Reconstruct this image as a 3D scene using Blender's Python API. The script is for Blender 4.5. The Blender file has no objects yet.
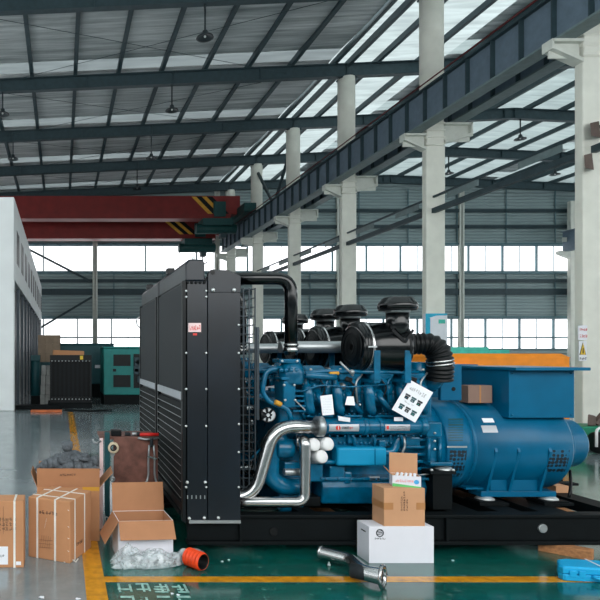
import bpy, bmesh, math, random
from mathutils import Vector, Matrix
S = bpy.context.scene
C = S.collection
random.seed(7)

# ---------------------------------------------------------------- camera, sky, light, exposure
F, CX, CY, H = 580.0, 62.0, 353.0, 1.65      # focal length in px of a 600 px frame, principal point, eye height
cam_d = bpy.data.cameras.new('camera')
cam = bpy.data.objects.new('camera', cam_d)
C.objects.link(cam)
cam.location = (0, 0, H)
cam.rotation_euler = (math.radians(90), 0, 0)
cam_d.sensor_width = 36
cam_d.lens = 36 * F / 600
cam_d.shift_x = (300 - CX) / 600
cam_d.shift_y = (CY - 300) / 600
cam_d.clip_end = 300
S.camera = cam

w = bpy.data.worlds.new('overcast_sky')
S.world = w
w.use_nodes = True
bg = w.node_tree.nodes['Background']
bg.inputs[0].default_value = (0.93, 0.985, 1.0, 1)
bg.inputs[1].default_value = 2.3

def area(name, loc, rot, sx, sy, power, col=(1, 1, 1)):
    l = bpy.data.lights.new(name, 'AREA')
    l.shape = 'RECTANGLE'; l.size = sx; l.size_y = sy; l.energy = power; l.color = col
    o = bpy.data.objects.new(name, l); C.objects.link(o)
    o.location = loc; o.rotation_euler = [math.radians(a) for a in rot]
    return o
# area lamp for front daylight, set in the added opening behind the photographer
area('window_daylight', (4.0, -3.9, 5.3), (68, 0, 4), 14.0, 5.2, 350, (1.0, .97, .93))

S.view_settings.view_transform = 'Standard'
S.view_settings.look = 'None'
S.view_settings.gamma = 1
S.view_settings.use_curve_mapping = False
S.view_settings.exposure = 0.38

# ---------------------------------------------------------------- helpers
def gx(px, Y): return (px - CX) * Y / F
def gz(py, Y): return H - (py - CY) * Y / F
def P(px, py, Y): return Vector((gx(px, Y), Y, gz(py, Y)))
def YF(py): return F * H / (py - CY)          # depth of a floor point seen at row py
def lin(c):
    c = c / 255
    return c / 12.92 if c <= .04045 else ((c + .055) / 1.055) ** 2.4
def rgb(r, g, b): return (lin(r), lin(g), lin(b), 1)

def mat(name, col, rough=.5, metal=0., var=.12, scale=6., bump=0., bscale=60., coat=0., stretch=None, emit=None, trans=0., spec=.35):
    m = bpy.data.materials.new(name); m.use_nodes = True
    nt = m.node_tree; N = nt.nodes; L = nt.links
    b = N['Principled BSDF']
    c = rgb(*col)
    tc = N.new('ShaderNodeTexCoord')
    src = tc.outputs['Object']
    if stretch:
        mp = N.new('ShaderNodeMapping'); mp.inputs['Scale'].default_value = stretch
        L.new(src, mp.inputs[0]); src = mp.outputs[0]
    nz = N.new('ShaderNodeTexNoise'); nz.inputs['Scale'].default_value = scale; nz.inputs['Detail'].default_value = 5
    L.new(src, nz.inputs['Vector'])
    rp = N.new('ShaderNodeValToRGB')
    rp.color_ramp.elements[0].position = .3; rp.color_ramp.elements[1].position = .7
    rp.color_ramp.elements[0].color = [max(0, x * (1 - var)) for x in c[:3]] + [1]
    rp.color_ramp.elements[1].color = [min(1, x * (1 + var)) for x in c[:3]] + [1]
    L.new(nz.outputs[0], rp.inputs[0]); L.new(rp.outputs[0], b.inputs['Base Color'])
    b.inputs['Roughness'].default_value = rough; b.inputs['Metallic'].default_value = metal
    b.inputs['Specular IOR Level'].default_value = spec
    b.inputs['Coat Weight'].default_value = coat; b.inputs['Coat Roughness'].default_value = .12
    if trans: b.inputs['Transmission Weight'].default_value = trans
    if bump:
        n2 = N.new('ShaderNodeTexNoise'); n2.inputs['Scale'].default_value = bscale; n2.inputs['Detail'].default_value = 3
        L.new(src, n2.inputs['Vector'])
        bp = N.new('ShaderNodeBump'); bp.inputs['Strength'].default_value = bump; bp.inputs['Distance'].default_value = .02
        L.new(n2.outputs[0], bp.inputs['Height']); L.new(bp.outputs[0], b.inputs['Normal'])
    return m

def basis(d):
    d = d.normalized()
    a = Vector((0, 0, 1)) if abs(d.z) < .9 else Vector((1, 0, 0))
    u = a.cross(d).normalized()
    return u, d.cross(u).normalized()

class MB:
    """collects shapes in world coordinates; build() links them as one mesh object"""
    def __init__(s): s.bm = bmesh.new()
    def face(s, vs, smooth=False):
        try:
            f = s.bm.faces.new(vs); f.smooth = smooth; return f
        except ValueError: return None
    def hexa(s, p):
        v = [s.bm.verts.new(q) for q in p]
        for i in ((0,3,2,1),(4,5,6,7),(0,1,5,4),(1,2,6,5),(2,3,7,6),(3,0,4,7)): s.face([v[k] for k in i])
        return s
    def box(s, x0, x1, y0, y1, z0, z1):
        return s.hexa([(x0,y0,z0),(x1,y0,z0),(x1,y1,z0),(x0,y1,z0),(x0,y0,z1),(x1,y0,z1),(x1,y1,z1),(x0,y1,z1)])
    def obox(s, c, size, M=None):
        M = M or Matrix.Identity(3); c = Vector(c); a, b, d = [k / 2 for k in size]
        return s.hexa([c + M @ Vector(q) for q in ((-a,-b,-d),(a,-b,-d),(a,b,-d),(-a,b,-d),(-a,-b,d),(a,-b,d),(a,b,d),(-a,b,d))])
    def bar(s, p0, p1, wd, ht):
        p0, p1 = Vector(p0), Vector(p1); u, v = basis(p1 - p0)
        q = [(-1,-1),(1,-1),(1,1),(-1,1)]
        return s.hexa([p0 + u*a*wd/2 + v*b*ht/2 for a, b in q] + [p1 + u*a*wd/2 + v*b*ht/2 for a, b in q])
    def slab(s, c4, t):
        c4 = [Vector(c) for c in c4]; n = (c4[1]-c4[0]).cross(c4[3]-c4[0]).normalized() * t
        return s.hexa(c4 + [c + n for c in c4])
    def prism(s, poly, axis, t0, t1):
        def pt(a, b, t): return {'x': (t,a,b), 'y': (a,t,b), 'z': (a,b,t)}[axis]
        v0 = [s.bm.verts.new(pt(a,b,t0)) for a,b in poly]; v1 = [s.bm.verts.new(pt(a,b,t1)) for a,b in poly]
        n = len(poly); s.face(v0[::-1]); s.face(v1)
        for i in range(n): s.face([v0[i], v0[(i+1)%n], v1[(i+1)%n], v1[i]])
        return s
    def rings(s, rs, cap=True, smooth=True, closed=False):
        n = len(rs[0]); V = [[s.bm.verts.new(p) for p in r] for r in rs]
        k = len(V)
        for i in range(k if closed else k-1):
            A, B = V[i], V[(i+1) % k]
            for j in range(n): s.face([A[j], A[(j+1)%n], B[(j+1)%n], B[j]], smooth)
        if cap and not closed: s.face(V[0][::-1]); s.face(V[-1])
        return s
    def lathe(s, prof, org, d, n=28, cap=True):
        org, d = Vector(org), Vector(d).normalized(); u, v = basis(d); rs = []
        for r, t in prof:
            r = max(r, 1e-4)
            rs.append([org + d*t + (u*math.cos(2*math.pi*k/n) + v*math.sin(2*math.pi*k/n))*r for k in range(n)])
        return s.rings(rs, cap)
    def cyl(s, p0, p1, r, r1=None, n=20):
        p0, p1 = Vector(p0), Vector(p1); L = (p1-p0).length
        r1 = r if r1 is None else r1
        e = min(.12 * min(r, r1), L * .2)
        return s.lathe([(r-e, 0), (r, e), (r1, L-e), (r1-e, L)], p0, p1-p0, n)
    def pipe(s, p0, p1, r, ri, n=24):
        p0, p1 = Vector(p0), Vector(p1); L = (p1-p0).length
        return s.lathe([(ri, 0), (r, 0), (r, L), (ri, L), (ri, 0)], p0, p1-p0, n, cap=False)
    def tube(s, pts, r, n=12, cap=True, closed=False):
        pts = [Vector(p) for p in pts]; m = len(pts); rs = []
        rad = r if isinstance(r, (list, tuple)) else [r]*m
        u = None
        for i, p in enumerate(pts):
            a = pts[i-1] if (i or closed) else p; b = pts[(i+1) % m] if (i < m-1 or closed) else p
            d = (b-a).normalized()
            if u is None: u, v = basis(d)
            else:
                u = (u - d*u.dot(d)).normalized(); v = d.cross(u)
            rs.append([p + (u*math.cos(2*math.pi*k/n) + v*math.sin(2*math.pi*k/n))*rad[i] for k in range(n)])
        return s.rings(rs, cap, closed=closed)
    def ball(s, c, r, sq=(1,1,1), n=12):
        c = Vector(c); rs = []
        for i in range(n//2+1):
            a = math.pi*i/(n//2); rr = max(math.sin(a), 1e-3)
            rs.append([c + Vector((math.cos(2*math.pi*k/n)*rr*r*sq[0], math.sin(2*math.pi*k/n)*rr*r*sq[1], -math.cos(a)*r*sq[2])) for k in range(n)])
        return s.rings(rs)
    def build(s, name, m, parent=None, bevel=0., seg=2, smooth=None):
        root = parent
        while root is not None and root.parent is not None: root = root.parent
        if root is not None:
            M = (Matrix.Translation(root.location) @ root.rotation_euler.to_matrix().to_4x4()).inverted()
            bmesh.ops.transform(s.bm, matrix=M, verts=s.bm.verts)
        bmesh.ops.recalc_face_normals(s.bm, faces=s.bm.faces)
        if smooth is not None:
            for f in s.bm.faces: f.smooth = smooth
        me = bpy.data.meshes.new(name); s.bm.to_mesh(me); s.bm.free()
        me.materials.append(m)
        o = bpy.data.objects.new(name, me); C.objects.link(o)
        if parent is not None: o.parent = parent
        if bevel:
            b = o.modifiers.new('bevel', 'BEVEL'); b.width = bevel; b.segments = seg; b.limit_method = 'ANGLE'; b.angle_limit = math.radians(40)
        return o

def fillet(pts, rad, seg=6):
    pts = [Vector(p) for p in pts]; out = [pts[0]]
    for i in range(1, len(pts)-1):
        a, p, b = pts[i-1], pts[i], pts[i+1]
        r = min(rad, (a-p).length*.49, (b-p).length*.49)
        q0 = p + (a-p).normalized()*r; q1 = p + (b-p).normalized()*r
        for k in range(seg+1):
            t = k/seg; out.append(q0*(1-t)**2 + p*2*t*(1-t) + q1*t*t)
    return out + [pts[-1]]

def tag(o, label, cat=None, group=None, kind=None):
    o['label'] = label
    if cat: o['category'] = cat
    if group: o['group'] = group
    if kind: o['kind'] = kind
    return o
def thing(name, label, cat, loc, group=None, rz=0.):
    o = bpy.data.objects.new(name, None); C.objects.link(o)
    o.empty_display_size = .1
    o.location = loc; o.rotation_euler = (0, 0, rz)
    return tag(o, label, cat, group)
def struct(name, mb, m, label=None, bevel=0.):
    o = mb.build(name, m, None, bevel); o['kind'] = 'structure'
    if label: o['label'] = label
    return o
def copy_tree(o, parent=None):
    c = o.copy(); C.objects.link(c)
    if parent is not None: c.parent = parent
    for ch in list(o.children): copy_tree(ch, c)
    return c
def glyphs(mb, o, u, v, n, h, wd=None, t=.0008, seed=1, strokes=4):
    """rows of short printed strokes: o = lower-left corner, u = reading direction, v = up"""
    R = random.Random(seed); o, u, v = Vector(o), Vector(u).normalized(), Vector(v).normalized()
    nn = u.cross(v) * t; wd = wd or h*.9
    for i in range(n):
        b = o + u*(i*wd*1.15)
        for k in range(strokes):
            if R.random() < .5:
                y = R.choice((.05, .3, .55, .85))*h; a0 = R.uniform(0, .3)*wd; a1 = R.uniform(.6, 1)*wd
                q = [b+u*a0+v*y, b+u*a1+v*y, b+u*a1+v*(y+h*.13), b+u*a0+v*(y+h*.13)]
            else:
                x = R.choice((.1, .45, .8))*wd; y0 = R.uniform(0, .3)*h; y1 = R.uniform(.6, 1)*h
                q = [b+u*x+v*y0, b+u*(x+wd*.15)+v*y0, b+u*(x+wd*.15)+v*y1, b+u*x+v*y1]
            mb.slab([p + nn*(.25*k + .03*i) for p in q], t)
    return mb

# ---------------------------------------------------------------- materials
M = {}
M['steel_dark'] = mat('dark painted steel', (44, 62, 68), .55, var=.15)
M['rafter'] = mat('rafter paint', (52, 70, 76), .5, var=.15)
M['girder'] = mat('runway beam paint', (96, 112, 126), .5, var=.1)
M['flange'] = mat('flange paint', (108, 124, 126), .5)
M['concrete'] = mat('painted concrete', (222, 222, 212), .8, var=.06, scale=2.5, bump=.1)
M['corbel'] = mat('pale corbel paint', (205, 208, 200), .6, var=.06)
M['crane_red'] = mat('crane red', (118, 32, 30), .5, var=.15, scale=2)
M['hazard'] = mat('hazard yellow', (205, 150, 50), .5)
M['crane_green'] = mat('hoist green', (18, 66, 66), .5)
M['booth'] = mat('booth panel', (226, 229, 229), .6, var=.05, scale=1.2)
M['booth_post'] = mat('booth post', (84, 94, 102), .5)
M['booth_dark'] = mat('booth door', (18, 24, 28), .5)
M['frame'] = mat('window frame', (92, 122, 130), .5)
M['lamp'] = mat('lamp shade', (50, 60, 64), .4)
M['black'] = mat('black paint', (11, 16, 19), .42, var=.2, coat=.05, spec=.2)
M['rad_black'] = mat('radiator black', (10, 19, 28), .34, var=.35, scale=3, coat=.08, spec=.36)
M['rubber'] = mat('black rubber', (10, 13, 15), .4, spec=.25)
M['gloss_black'] = mat('gloss black', (6, 9, 11), .2, coat=.3)
M['skid'] = mat('skid black', (10, 15, 17), .6, var=.2, spec=.12)
M['blue'] = mat('engine blue', (0, 90, 124), .25, var=.25, scale=12, coat=.25, spec=.35, bump=.06, bscale=40)
M['blue2'] = mat('alternator blue', (0, 90, 126), .33, var=.08, coat=.06, spec=.22)
M['cover_blue'] = mat('cover blue', (2, 138, 182), .45, var=.05)
M['steel'] = mat('stainless steel', (190, 190, 190), .24, metal=1., var=.08, scale=14)
M['alu'] = mat('cast aluminium', (165, 170, 172), .4, metal=.8)
M['guard'] = mat('guard wire', (54, 62, 68), .4, metal=.4)
M['zinc'] = mat('zinc bolt', (200, 205, 205), .35, metal=.6)
M['white'] = mat('white paint', (226, 226, 226), .5, var=.03)
M['paper'] = mat('white paper', (228, 230, 236), .7, var=.03)
M['plate'] = mat('name plate', (176, 180, 186), .4, metal=.3, var=.05)
M['ink'] = mat('dark ink', (34, 40, 44), .7)
M['red_ink'] = mat('red print', (205, 62, 55), .6)
M['pink'] = mat('pink label', (232, 205, 205), .7)
M['card'] = mat('cardboard', (184, 132, 94), .85, var=.07, scale=5, bump=.08, bscale=30)
M['card_in'] = mat('cardboard inside', (170, 120, 86), .85, var=.07)
M['card_light'] = mat('light cardboard', (196, 148, 112), .85, var=.05)
M['card_brown'] = mat('dull brown carton', (134, 108, 96), .85, var=.06)
M['ink_brown'] = mat('carton print', (92, 70, 58), .8)
M['tape'] = mat('packing tape', (176, 124, 80), .3, var=.05)
M['tape_roll'] = mat('pale tape', (206, 190, 162), .5, var=.05)
M['strap'] = mat('white strap', (225, 222, 216), .4)
M['white_card'] = mat('white carton', (222, 222, 230), .65, var=.02)
M['green_print'] = mat('green print', (96, 188, 110), .6)
M['blue_print'] = mat('blue print', (70, 160, 214), .6)
M['orange_hose'] = mat('orange silicone', (232, 72, 30), .35)
M['orange'] = mat('orange paint', (236, 138, 26), .45, var=.08)
M['plank'] = mat('orange plank', (196, 104, 62), .7, var=.2)
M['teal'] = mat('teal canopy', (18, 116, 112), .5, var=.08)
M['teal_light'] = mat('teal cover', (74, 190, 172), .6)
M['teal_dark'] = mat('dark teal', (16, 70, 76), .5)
M['case'] = mat('light blue case', (22, 160, 212), .45, var=.05)
M['rust'] = mat('rusty brown plate', (112, 74, 64), .5, var=.45, scale=9, bump=.1)
M['wood'] = mat('timber', (168, 116, 76), .8, var=.3, scale=8, stretch=(1, 6, 6), bump=.2)
M['glove'] = mat('grey knit', (92, 97, 102), .9, var=.35, scale=60, bump=.4, bscale=180)
M['rail_red'] = mat('conductor red', (96, 34, 36), .5)
M['red'] = mat('red handle', (206, 40, 36), .4)
M['yellow_lbl'] = mat('yellow label', (226, 190, 60), .6)
M['cyan'] = mat('cyan trim', (40, 172, 206), .5)
M['green_paint'] = mat('green paint', (24, 126, 94), .5)
M['brown'] = mat('brown steel', (96, 82, 76), .6)
M['pallet_grey'] = mat('grey wrapped carton', (150, 152, 150), .6, var=.2)
M['wrap_carton'] = mat('tan carton', (138, 120, 102), .7, var=.1)

def nodes_mat(name):
    m = bpy.data.materials.new(name); m.use_nodes = True
    return m, m.node_tree.nodes, m.node_tree.links, m.node_tree.nodes['Principled BSDF']

# glossy epoxy floor: grey everywhere, a green bay, worn yellow lines are their own meshes
def floor_mat(name, c0, c1, rough):
    m, N, L, b = nodes_mat(name)
    tc = N.new('ShaderNodeTexCoord')
    n1 = N.new('ShaderNodeTexNoise'); n1.inputs['Scale'].default_value = 1.3; n1.inputs['Detail'].default_value = 8; n1.inputs['Roughness'].default_value = .65
    L.new(tc.outputs['Object'], n1.inputs['Vector'])
    rp = N.new('ShaderNodeValToRGB'); rp.color_ramp.elements[0].position = .35; rp.color_ramp.elements[1].position = .7
    rp.color_ramp.elements[0].color = rgb(*c0); rp.color_ramp.elements[1].color = rgb(*c1)
    L.new(n1.outputs[0], rp.inputs[0])
    n3 = N.new('ShaderNodeTexNoise'); n3.inputs['Scale'].default_value = 9; n3.inputs['Detail'].default_value = 9; n3.inputs['Roughness'].default_value = .8
    L.new(tc.outputs['Object'], n3.inputs['Vector'])
    r3 = N.new('ShaderNodeValToRGB'); r3.color_ramp.elements[0].position = .56; r3.color_ramp.elements[1].position = .74
    L.new(n3.outputs[0], r3.inputs[0])
    mx = N.new('ShaderNodeMixRGB'); mx.inputs[2].default_value = rgb(170, 186, 184)
    ml = N.new('ShaderNodeMath'); ml.operation = 'MULTIPLY'; ml.inputs[1].default_value = .42
    L.new(r3.outputs[0], ml.inputs[0]); L.new(ml.outputs[0], mx.inputs[0]); L.new(rp.outputs[0], mx.inputs[1]); L.new(mx.outputs[0], b.inputs['Base Color'])
    n2 = N.new('ShaderNodeTexNoise'); n2.inputs['Scale'].default_value = 3.0; n2.inputs['Detail'].default_value = 4
    L.new(tc.outputs['Object'], n2.inputs['Vector'])
    mr = N.new('ShaderNodeMapRange'); mr.inputs['To Min'].default_value = rough*.6; mr.inputs['To Max'].default_value = rough*1.6
    L.new(n2.outputs[0], mr.inputs[0]); L.new(mr.outputs[0], b.inputs['Roughness'])
    bp = N.new('ShaderNodeBump'); bp.inputs['Strength'].default_value = .06; bp.inputs['Distance'].default_value = .01
    n4 = N.new('ShaderNodeTexNoise'); n4.inputs['Scale'].default_value = 4; n4.inputs['Detail'].default_value = 2
    L.new(tc.outputs['Object'], n4.inputs['Vector']); L.new(n4.outputs[0], bp.inputs['Height']); L.new(bp.outputs[0], b.inputs['Normal'])
    b.inputs['Coat Weight'].default_value = .6; b.inputs['Coat Roughness'].default_value = .1
    return m
M['floor_grey'] = floor_mat('grey epoxy floor', (110, 123, 127), (142, 154, 158), .2)
M['floor_green'] = floor_mat('green epoxy floor', (4, 72, 66), (16, 98, 88), .2)
M['line_yellow'] = mat('yellow line paint', (206, 140, 28), .25, var=.25, scale=14, coat=.5)
M['line_white'] = mat('worn white paint', (150, 190, 182), .25, var=.35, scale=26, coat=.4)

def corrugated(name, c, sc, axis='Z'):
    m, N, L, b = nodes_mat(name)
    tc = N.new('ShaderNodeTexCoord'); wv = N.new('ShaderNodeTexWave'); wv.bands_direction = axis; wv.inputs['Scale'].default_value = sc
    L.new(tc.outputs['Object'], wv.inputs['Vector'])
    rp = N.new('ShaderNodeValToRGB'); rp.color_ramp.elements[0].color = [x*.72 for x in rgb(*c)[:3]]+[1]; rp.color_ramp.elements[1].color = rgb(*c)
    L.new(wv.outputs[0], rp.inputs[0]); L.new(rp.outputs[0], b.inputs['Base Color'])
    bp = N.new('ShaderNodeBump'); bp.inputs['Strength'].default_value = .8; bp.inputs['Distance'].default_value = .05
    L.new(wv.outputs[0], bp.inputs['Height']); L.new(bp.outputs[0], b.inputs['Normal'])
    b.inputs['Roughness'].default_value = .5
    return m
M['wall'] = corrugated('corrugated wall sheet', (150, 168, 170), 1.4)

# foil-faced roof insulation, wrinkled across the hall
def foil():
    m, N, L, b = nodes_mat('foil roof insulation')
    tc = N.new('ShaderNodeTexCoord'); mp = N.new('ShaderNodeMapping'); mp.inputs['Scale'].default_value = (.12, 2.2, 1)
    L.new(tc.outputs['Object'], mp.inputs[0])
    n = N.new('ShaderNodeTexNoise'); n.inputs['Scale'].default_value = 2.2; n.inputs['Detail'].default_value = 9; n.inputs['Roughness'].default_value = .65
    L.new(mp.outputs[0], n.inputs['Vector'])
    rp = N.new('ShaderNodeValToRGB'); rp.color_ramp.elements[0].position = .3; rp.color_ramp.elements[1].position = .72
    rp.color_ramp.elements[0].color = rgb(122, 132, 134); rp.color_ramp.elements[1].color = rgb(232, 236, 236)
    L.new(n.outputs[0], rp.inputs[0]); L.new(rp.outputs[0], b.inputs['Base Color'])
    bp = N.new('ShaderNodeBump'); bp.inputs['Strength'].default_value = .5; bp.inputs['Distance'].default_value = .15
    L.new(n.outputs[0], bp.inputs['Height']); L.new(bp.outputs[0], b.inputs['Normal'])
    b.inputs['Roughness'].default_value = .45; b.inputs['Metallic'].default_value = .08
    return m
M['foil'] = foil()
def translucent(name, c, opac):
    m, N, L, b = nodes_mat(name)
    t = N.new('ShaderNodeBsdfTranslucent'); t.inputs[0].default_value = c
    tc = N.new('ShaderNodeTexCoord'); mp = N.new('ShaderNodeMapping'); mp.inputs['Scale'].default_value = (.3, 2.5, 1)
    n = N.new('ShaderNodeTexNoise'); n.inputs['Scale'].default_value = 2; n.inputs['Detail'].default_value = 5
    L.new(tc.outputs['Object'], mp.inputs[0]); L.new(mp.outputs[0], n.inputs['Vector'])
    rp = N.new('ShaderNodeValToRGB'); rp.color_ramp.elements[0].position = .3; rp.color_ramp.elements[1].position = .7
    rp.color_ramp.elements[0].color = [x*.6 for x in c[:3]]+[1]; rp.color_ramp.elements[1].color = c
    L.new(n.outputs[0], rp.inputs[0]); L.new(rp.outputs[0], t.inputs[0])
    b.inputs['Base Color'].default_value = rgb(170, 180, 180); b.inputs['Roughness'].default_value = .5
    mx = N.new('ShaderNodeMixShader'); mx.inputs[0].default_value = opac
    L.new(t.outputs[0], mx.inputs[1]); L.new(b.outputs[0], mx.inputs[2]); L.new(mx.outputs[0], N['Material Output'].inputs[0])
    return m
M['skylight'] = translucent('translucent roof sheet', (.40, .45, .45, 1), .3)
M['skylight_dim'] = translucent('aged translucent roof sheet', (.17, .19, .195, 1), .35)  # stands in for window light reflected by the sagging foil
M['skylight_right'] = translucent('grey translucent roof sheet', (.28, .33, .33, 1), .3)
M['skylight_clear'] = translucent('clear translucent roof sheet', (.62, .68, .68, 1), .25)  # for the added roof sheeting out of view above the foreground
def pane():
    m, N, L, b = nodes_mat('window glass')
    t = N.new('ShaderNodeBsdfTransparent'); t.inputs[0].default_value = (.96, .94, .95, 1)
    g = N.new('ShaderNodeBsdfGlossy'); g.inputs['Roughness'].default_value = .08
    mx = N.new('ShaderNodeMixShader'); mx.inputs[0].default_value = .05
    L.new(t.outputs[0], mx.inputs[1]); L.new(g.outputs[0], mx.inputs[2]); L.new(mx.outputs[0], N['Material Output'].inputs[0])
    return m
M['glass'] = pane()
def film():
    m, N, L, b = nodes_mat('clear plastic film')
    t = N.new('ShaderNodeBsdfTransparent')
    b.inputs['Base Color'].default_value = rgb(226, 234, 238); b.inputs['Roughness'].default_value = .06; b.inputs['Coat Weight'].default_value = 1.0
    tc = N.new('ShaderNodeTexCoord'); n = N.new('ShaderNodeTexNoise'); n.inputs['Scale'].default_value = 14; n.inputs['Detail'].default_value = 6
    L.new(tc.outputs['Object'], n.inputs['Vector'])
    mr = N.new('ShaderNodeMapRange'); mr.inputs['From Min'].default_value = .35; mr.inputs['From Max'].default_value = .65; mr.inputs['To Min'].default_value = .06; mr.inputs['To Max'].default_value = .5
    L.new(n.outputs[0], mr.inputs[0])
    mx = N.new('ShaderNodeMixShader'); L.new(mr.outputs[0], mx.inputs[0])
    L.new(t.outputs[0], mx.inputs[1]); L.new(b.outputs[0], mx.inputs[2]); L.new(mx.outputs[0], N['Material Output'].inputs[0])
    return m
M['film'] = film()
def fins(name, c, sc, axis):
    m, N, L, b = nodes_mat(name)
    tc = N.new('ShaderNodeTexCoord'); wv = N.new('ShaderNodeTexWave'); wv.bands_direction = axis; wv.inputs['Scale'].default_value = sc
    L.new(tc.outputs['Object'], wv.inputs['Vector'])
    rp = N.new('ShaderNodeValToRGB'); rp.color_ramp.elements[0].color = [x*.25 for x in rgb(*c)[:3]]+[1]; rp.color_ramp.elements[1].color = rgb(*c)
    L.new(wv.outputs[0], rp.inputs[0]); L.new(rp.outputs[0], b.inputs['Base Color']); b.inputs['Roughness'].default_value = .5; b.inputs['Specular IOR Level'].default_value = .15
    return m
M['core'] = fins('radiator core fins', (34, 40, 46), 14, 'Y')
M['core2'] = fins('far radiator core', (16, 21, 24), 2.4, 'X')
def holes(name, c, sc):
    m, N, L, b = nodes_mat(name)
    tc = N.new('ShaderNodeTexCoord'); vo = N.new('ShaderNodeTexVoronoi'); vo.inputs['Scale'].default_value = sc; vo.inputs['Randomness'].default_value = .25
    L.new(tc.outputs['Object'], vo.inputs['Vector'])
    rp = N.new('ShaderNodeValToRGB'); rp.color_ramp.interpolation = 'CONSTANT'; rp.color_ramp.elements[1].position = .5
    rp.color_ramp.elements[0].color = rgb(8, 22, 34); rp.color_ramp.elements[1].color = rgb(*c)
    L.new(vo.outputs['Distance'], rp.inputs[0]); L.new(rp.outputs[0], b.inputs['Base Color']); b.inputs['Roughness'].default_value = .45
    return m
M['holes'] = holes('perforated blue sheet', (0, 90, 126), 30)

# ================================================================ THE HALL
BAY = F / 106.7
def YN(n): return BAY * (n + 2.32)           # depth of frame n
YE = 40.3                                    # inside face of the end wall
XL, XR, XRIDGE = -9.5, 38.0, 22.5
def zr(x): return 12.9 + .045*((x if x < XRIDGE else 2*XRIDGE - x) - 11.57)   # rafter centre line

struct('floor', MB().box(XL, XR, -4, YE, -.1, 0), M['floor_grey'], 'glossy grey epoxy hall floor')
struct('floor_green_bay', MB().box(.3, 7.8, 1, 9.6, 0, .0015), M['floor_green'], 'green epoxy floor of the work bay')
XY = .235
mb = MB()
mb.hexa([(XY-.07,1,.0016),(XY+.075,1,.0016),(XY+.075,16.2,.0016),(XY-.07,16.2,.0016),(XY-.07,1,.003),(XY+.075,1,.003),(XY+.075,16.2,.003),(XY-.07,16.2,.003)])
struct('trim_1', mb, M['line_yellow'], 'yellow floor line running away from the camera')
struct('trim_2', MB().box(XY+.075, 7.8, YF(582.3), YF(576.8), .0016, .003), M['line_yellow'], 'yellow floor line along the front of the work bay')
# painted characters on the green floor
mb = MB()
g0 = YF(598)
glyphs(mb, (gx(116, 4.1), YF(593.5), .0026), (1,0,0), (0,1,0), 4, YF(583.5)-YF(593.5), .112, .0008, 3, 7)
glyphs(mb, (gx(118, 3.93), YF(612), .0026), (1,0,0), (0,1,0), 4, YF(596)-YF(612), .112, .0008, 11, 7)
tag(mb.build('floor_lettering', M['line_white']), 'worn white painted characters on the green floor by the yellow lines', 'floor marking')

# roof: foil skin between rafters, translucent strips added for its bright sheen
def skin(mb, x0, x1, y0, y1, dz=.66, sag=0.):
    n = max(1, int((y1-y0)/.6)) if sag else 1
    for i in range(n):
        a = y0+(y1-y0)*i/n; b = y0+(y1-y0)*(i+1)/n
        sa = -sag*math.sin(math.pi*i/n); sb = -sag*math.sin(math.pi*(i+1)/n)
        v = [mb.bm.verts.new(q) for q in ((x0,a,zr(x0)+dz+sa),(x1,a,zr(x1)+dz+sa),(x1,b,zr(x1)+dz+sb),(x0,b,zr(x0)+dz+sb))]
        mb.face(v, True)
roof = MB(); sky = MB(); dim = MB(); rgt = MB()
XS = 10.9
# out of view: translucent roof sheeting added to light the foreground
over = MB()
skin(roof, XL, XR, -4, 0); skin(roof, 18, XR, 0, YN(-1))
for i in range(4):
    ya_ = i*YN(-1)/4; yb_ = (i+1)*YN(-1)/4
    skin(over, XL, 18, ya_, yb_-.4); skin(roof, XL, 18, yb_-.4, yb_)
for n in range(-1, 6):
    a, b = YN(n), min(YN(n+1), YE+.3)
    L = b-a
    if n == -1: skin(over, XL, XS, a, b)
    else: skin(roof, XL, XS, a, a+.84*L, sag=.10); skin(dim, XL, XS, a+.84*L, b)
    for x0, x1, m_ in ((XS, 15.6, sky), (15.6, 16.6, roof), (16.6, 22.5, rgt), (22.5, 29.0, rgt), (29.0, 30.0, roof), (30.0, XR, rgt)):
        skin(m_, x0, x1, a, a+.8*L)
        skin(sky if x0 < 15 else rgt, x0, x1, a+.8*L, b)
struct('ceiling', roof, M['foil'], 'wrinkled foil faced roof insulation')
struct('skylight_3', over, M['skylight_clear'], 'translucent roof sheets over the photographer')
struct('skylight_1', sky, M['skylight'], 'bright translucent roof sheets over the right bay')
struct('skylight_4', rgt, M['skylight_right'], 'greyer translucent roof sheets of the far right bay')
struct('skylight_2', dim, M['skylight_dim'], 'dull translucent roof strips beside the rafters of the left bay')  # added strips: bright foil reflection made as light coming through

def rafter(Y):
    mb = MB()
    for x0, x1 in ((XL, XRIDGE), (XRIDGE, XR)):
        def band(z0, z1, wd): mb.prism([(x0, zr(x0)+z0), (x1, zr(x1)+z0), (x1, zr(x1)+z1), (x0, zr(x0)+z1)], 'y', Y-wd/2, Y+wd/2)
        band(-.05, .44, .03); band(-.08, -.05, .26); band(.41, .44, .26)
        k = x0
        while k < x1-.2:
            mb.box(k, k+.025, Y-.11, Y+.11, zr(k)-.05, zr(k)+.41); k += 3.5
    return mb
for n in range(-1, 6):
    struct('rafter', rafter(YN(n)), M['rafter'], 'dark steel roof rafter spanning the hall')
k = 0; x = -8.21
while x < XR:
    zb = zr(x)
    mb = MB()
    mb.hexa([(x-.075,-4,zb+.445),(x+.075,-4,zb+.445),(x+.075,YE,zb+.445),(x-.075,YE,zb+.445),(x-.075,-4,zb+.655),(x+.075,-4,zb+.655),(x+.075,YE,zb+.655),(x-.075,YE,zb+.655)])
    struct('purlin', mb, M['rafter'], 'dark roof purlin running the length of the hall')
    x += 1.75
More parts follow.
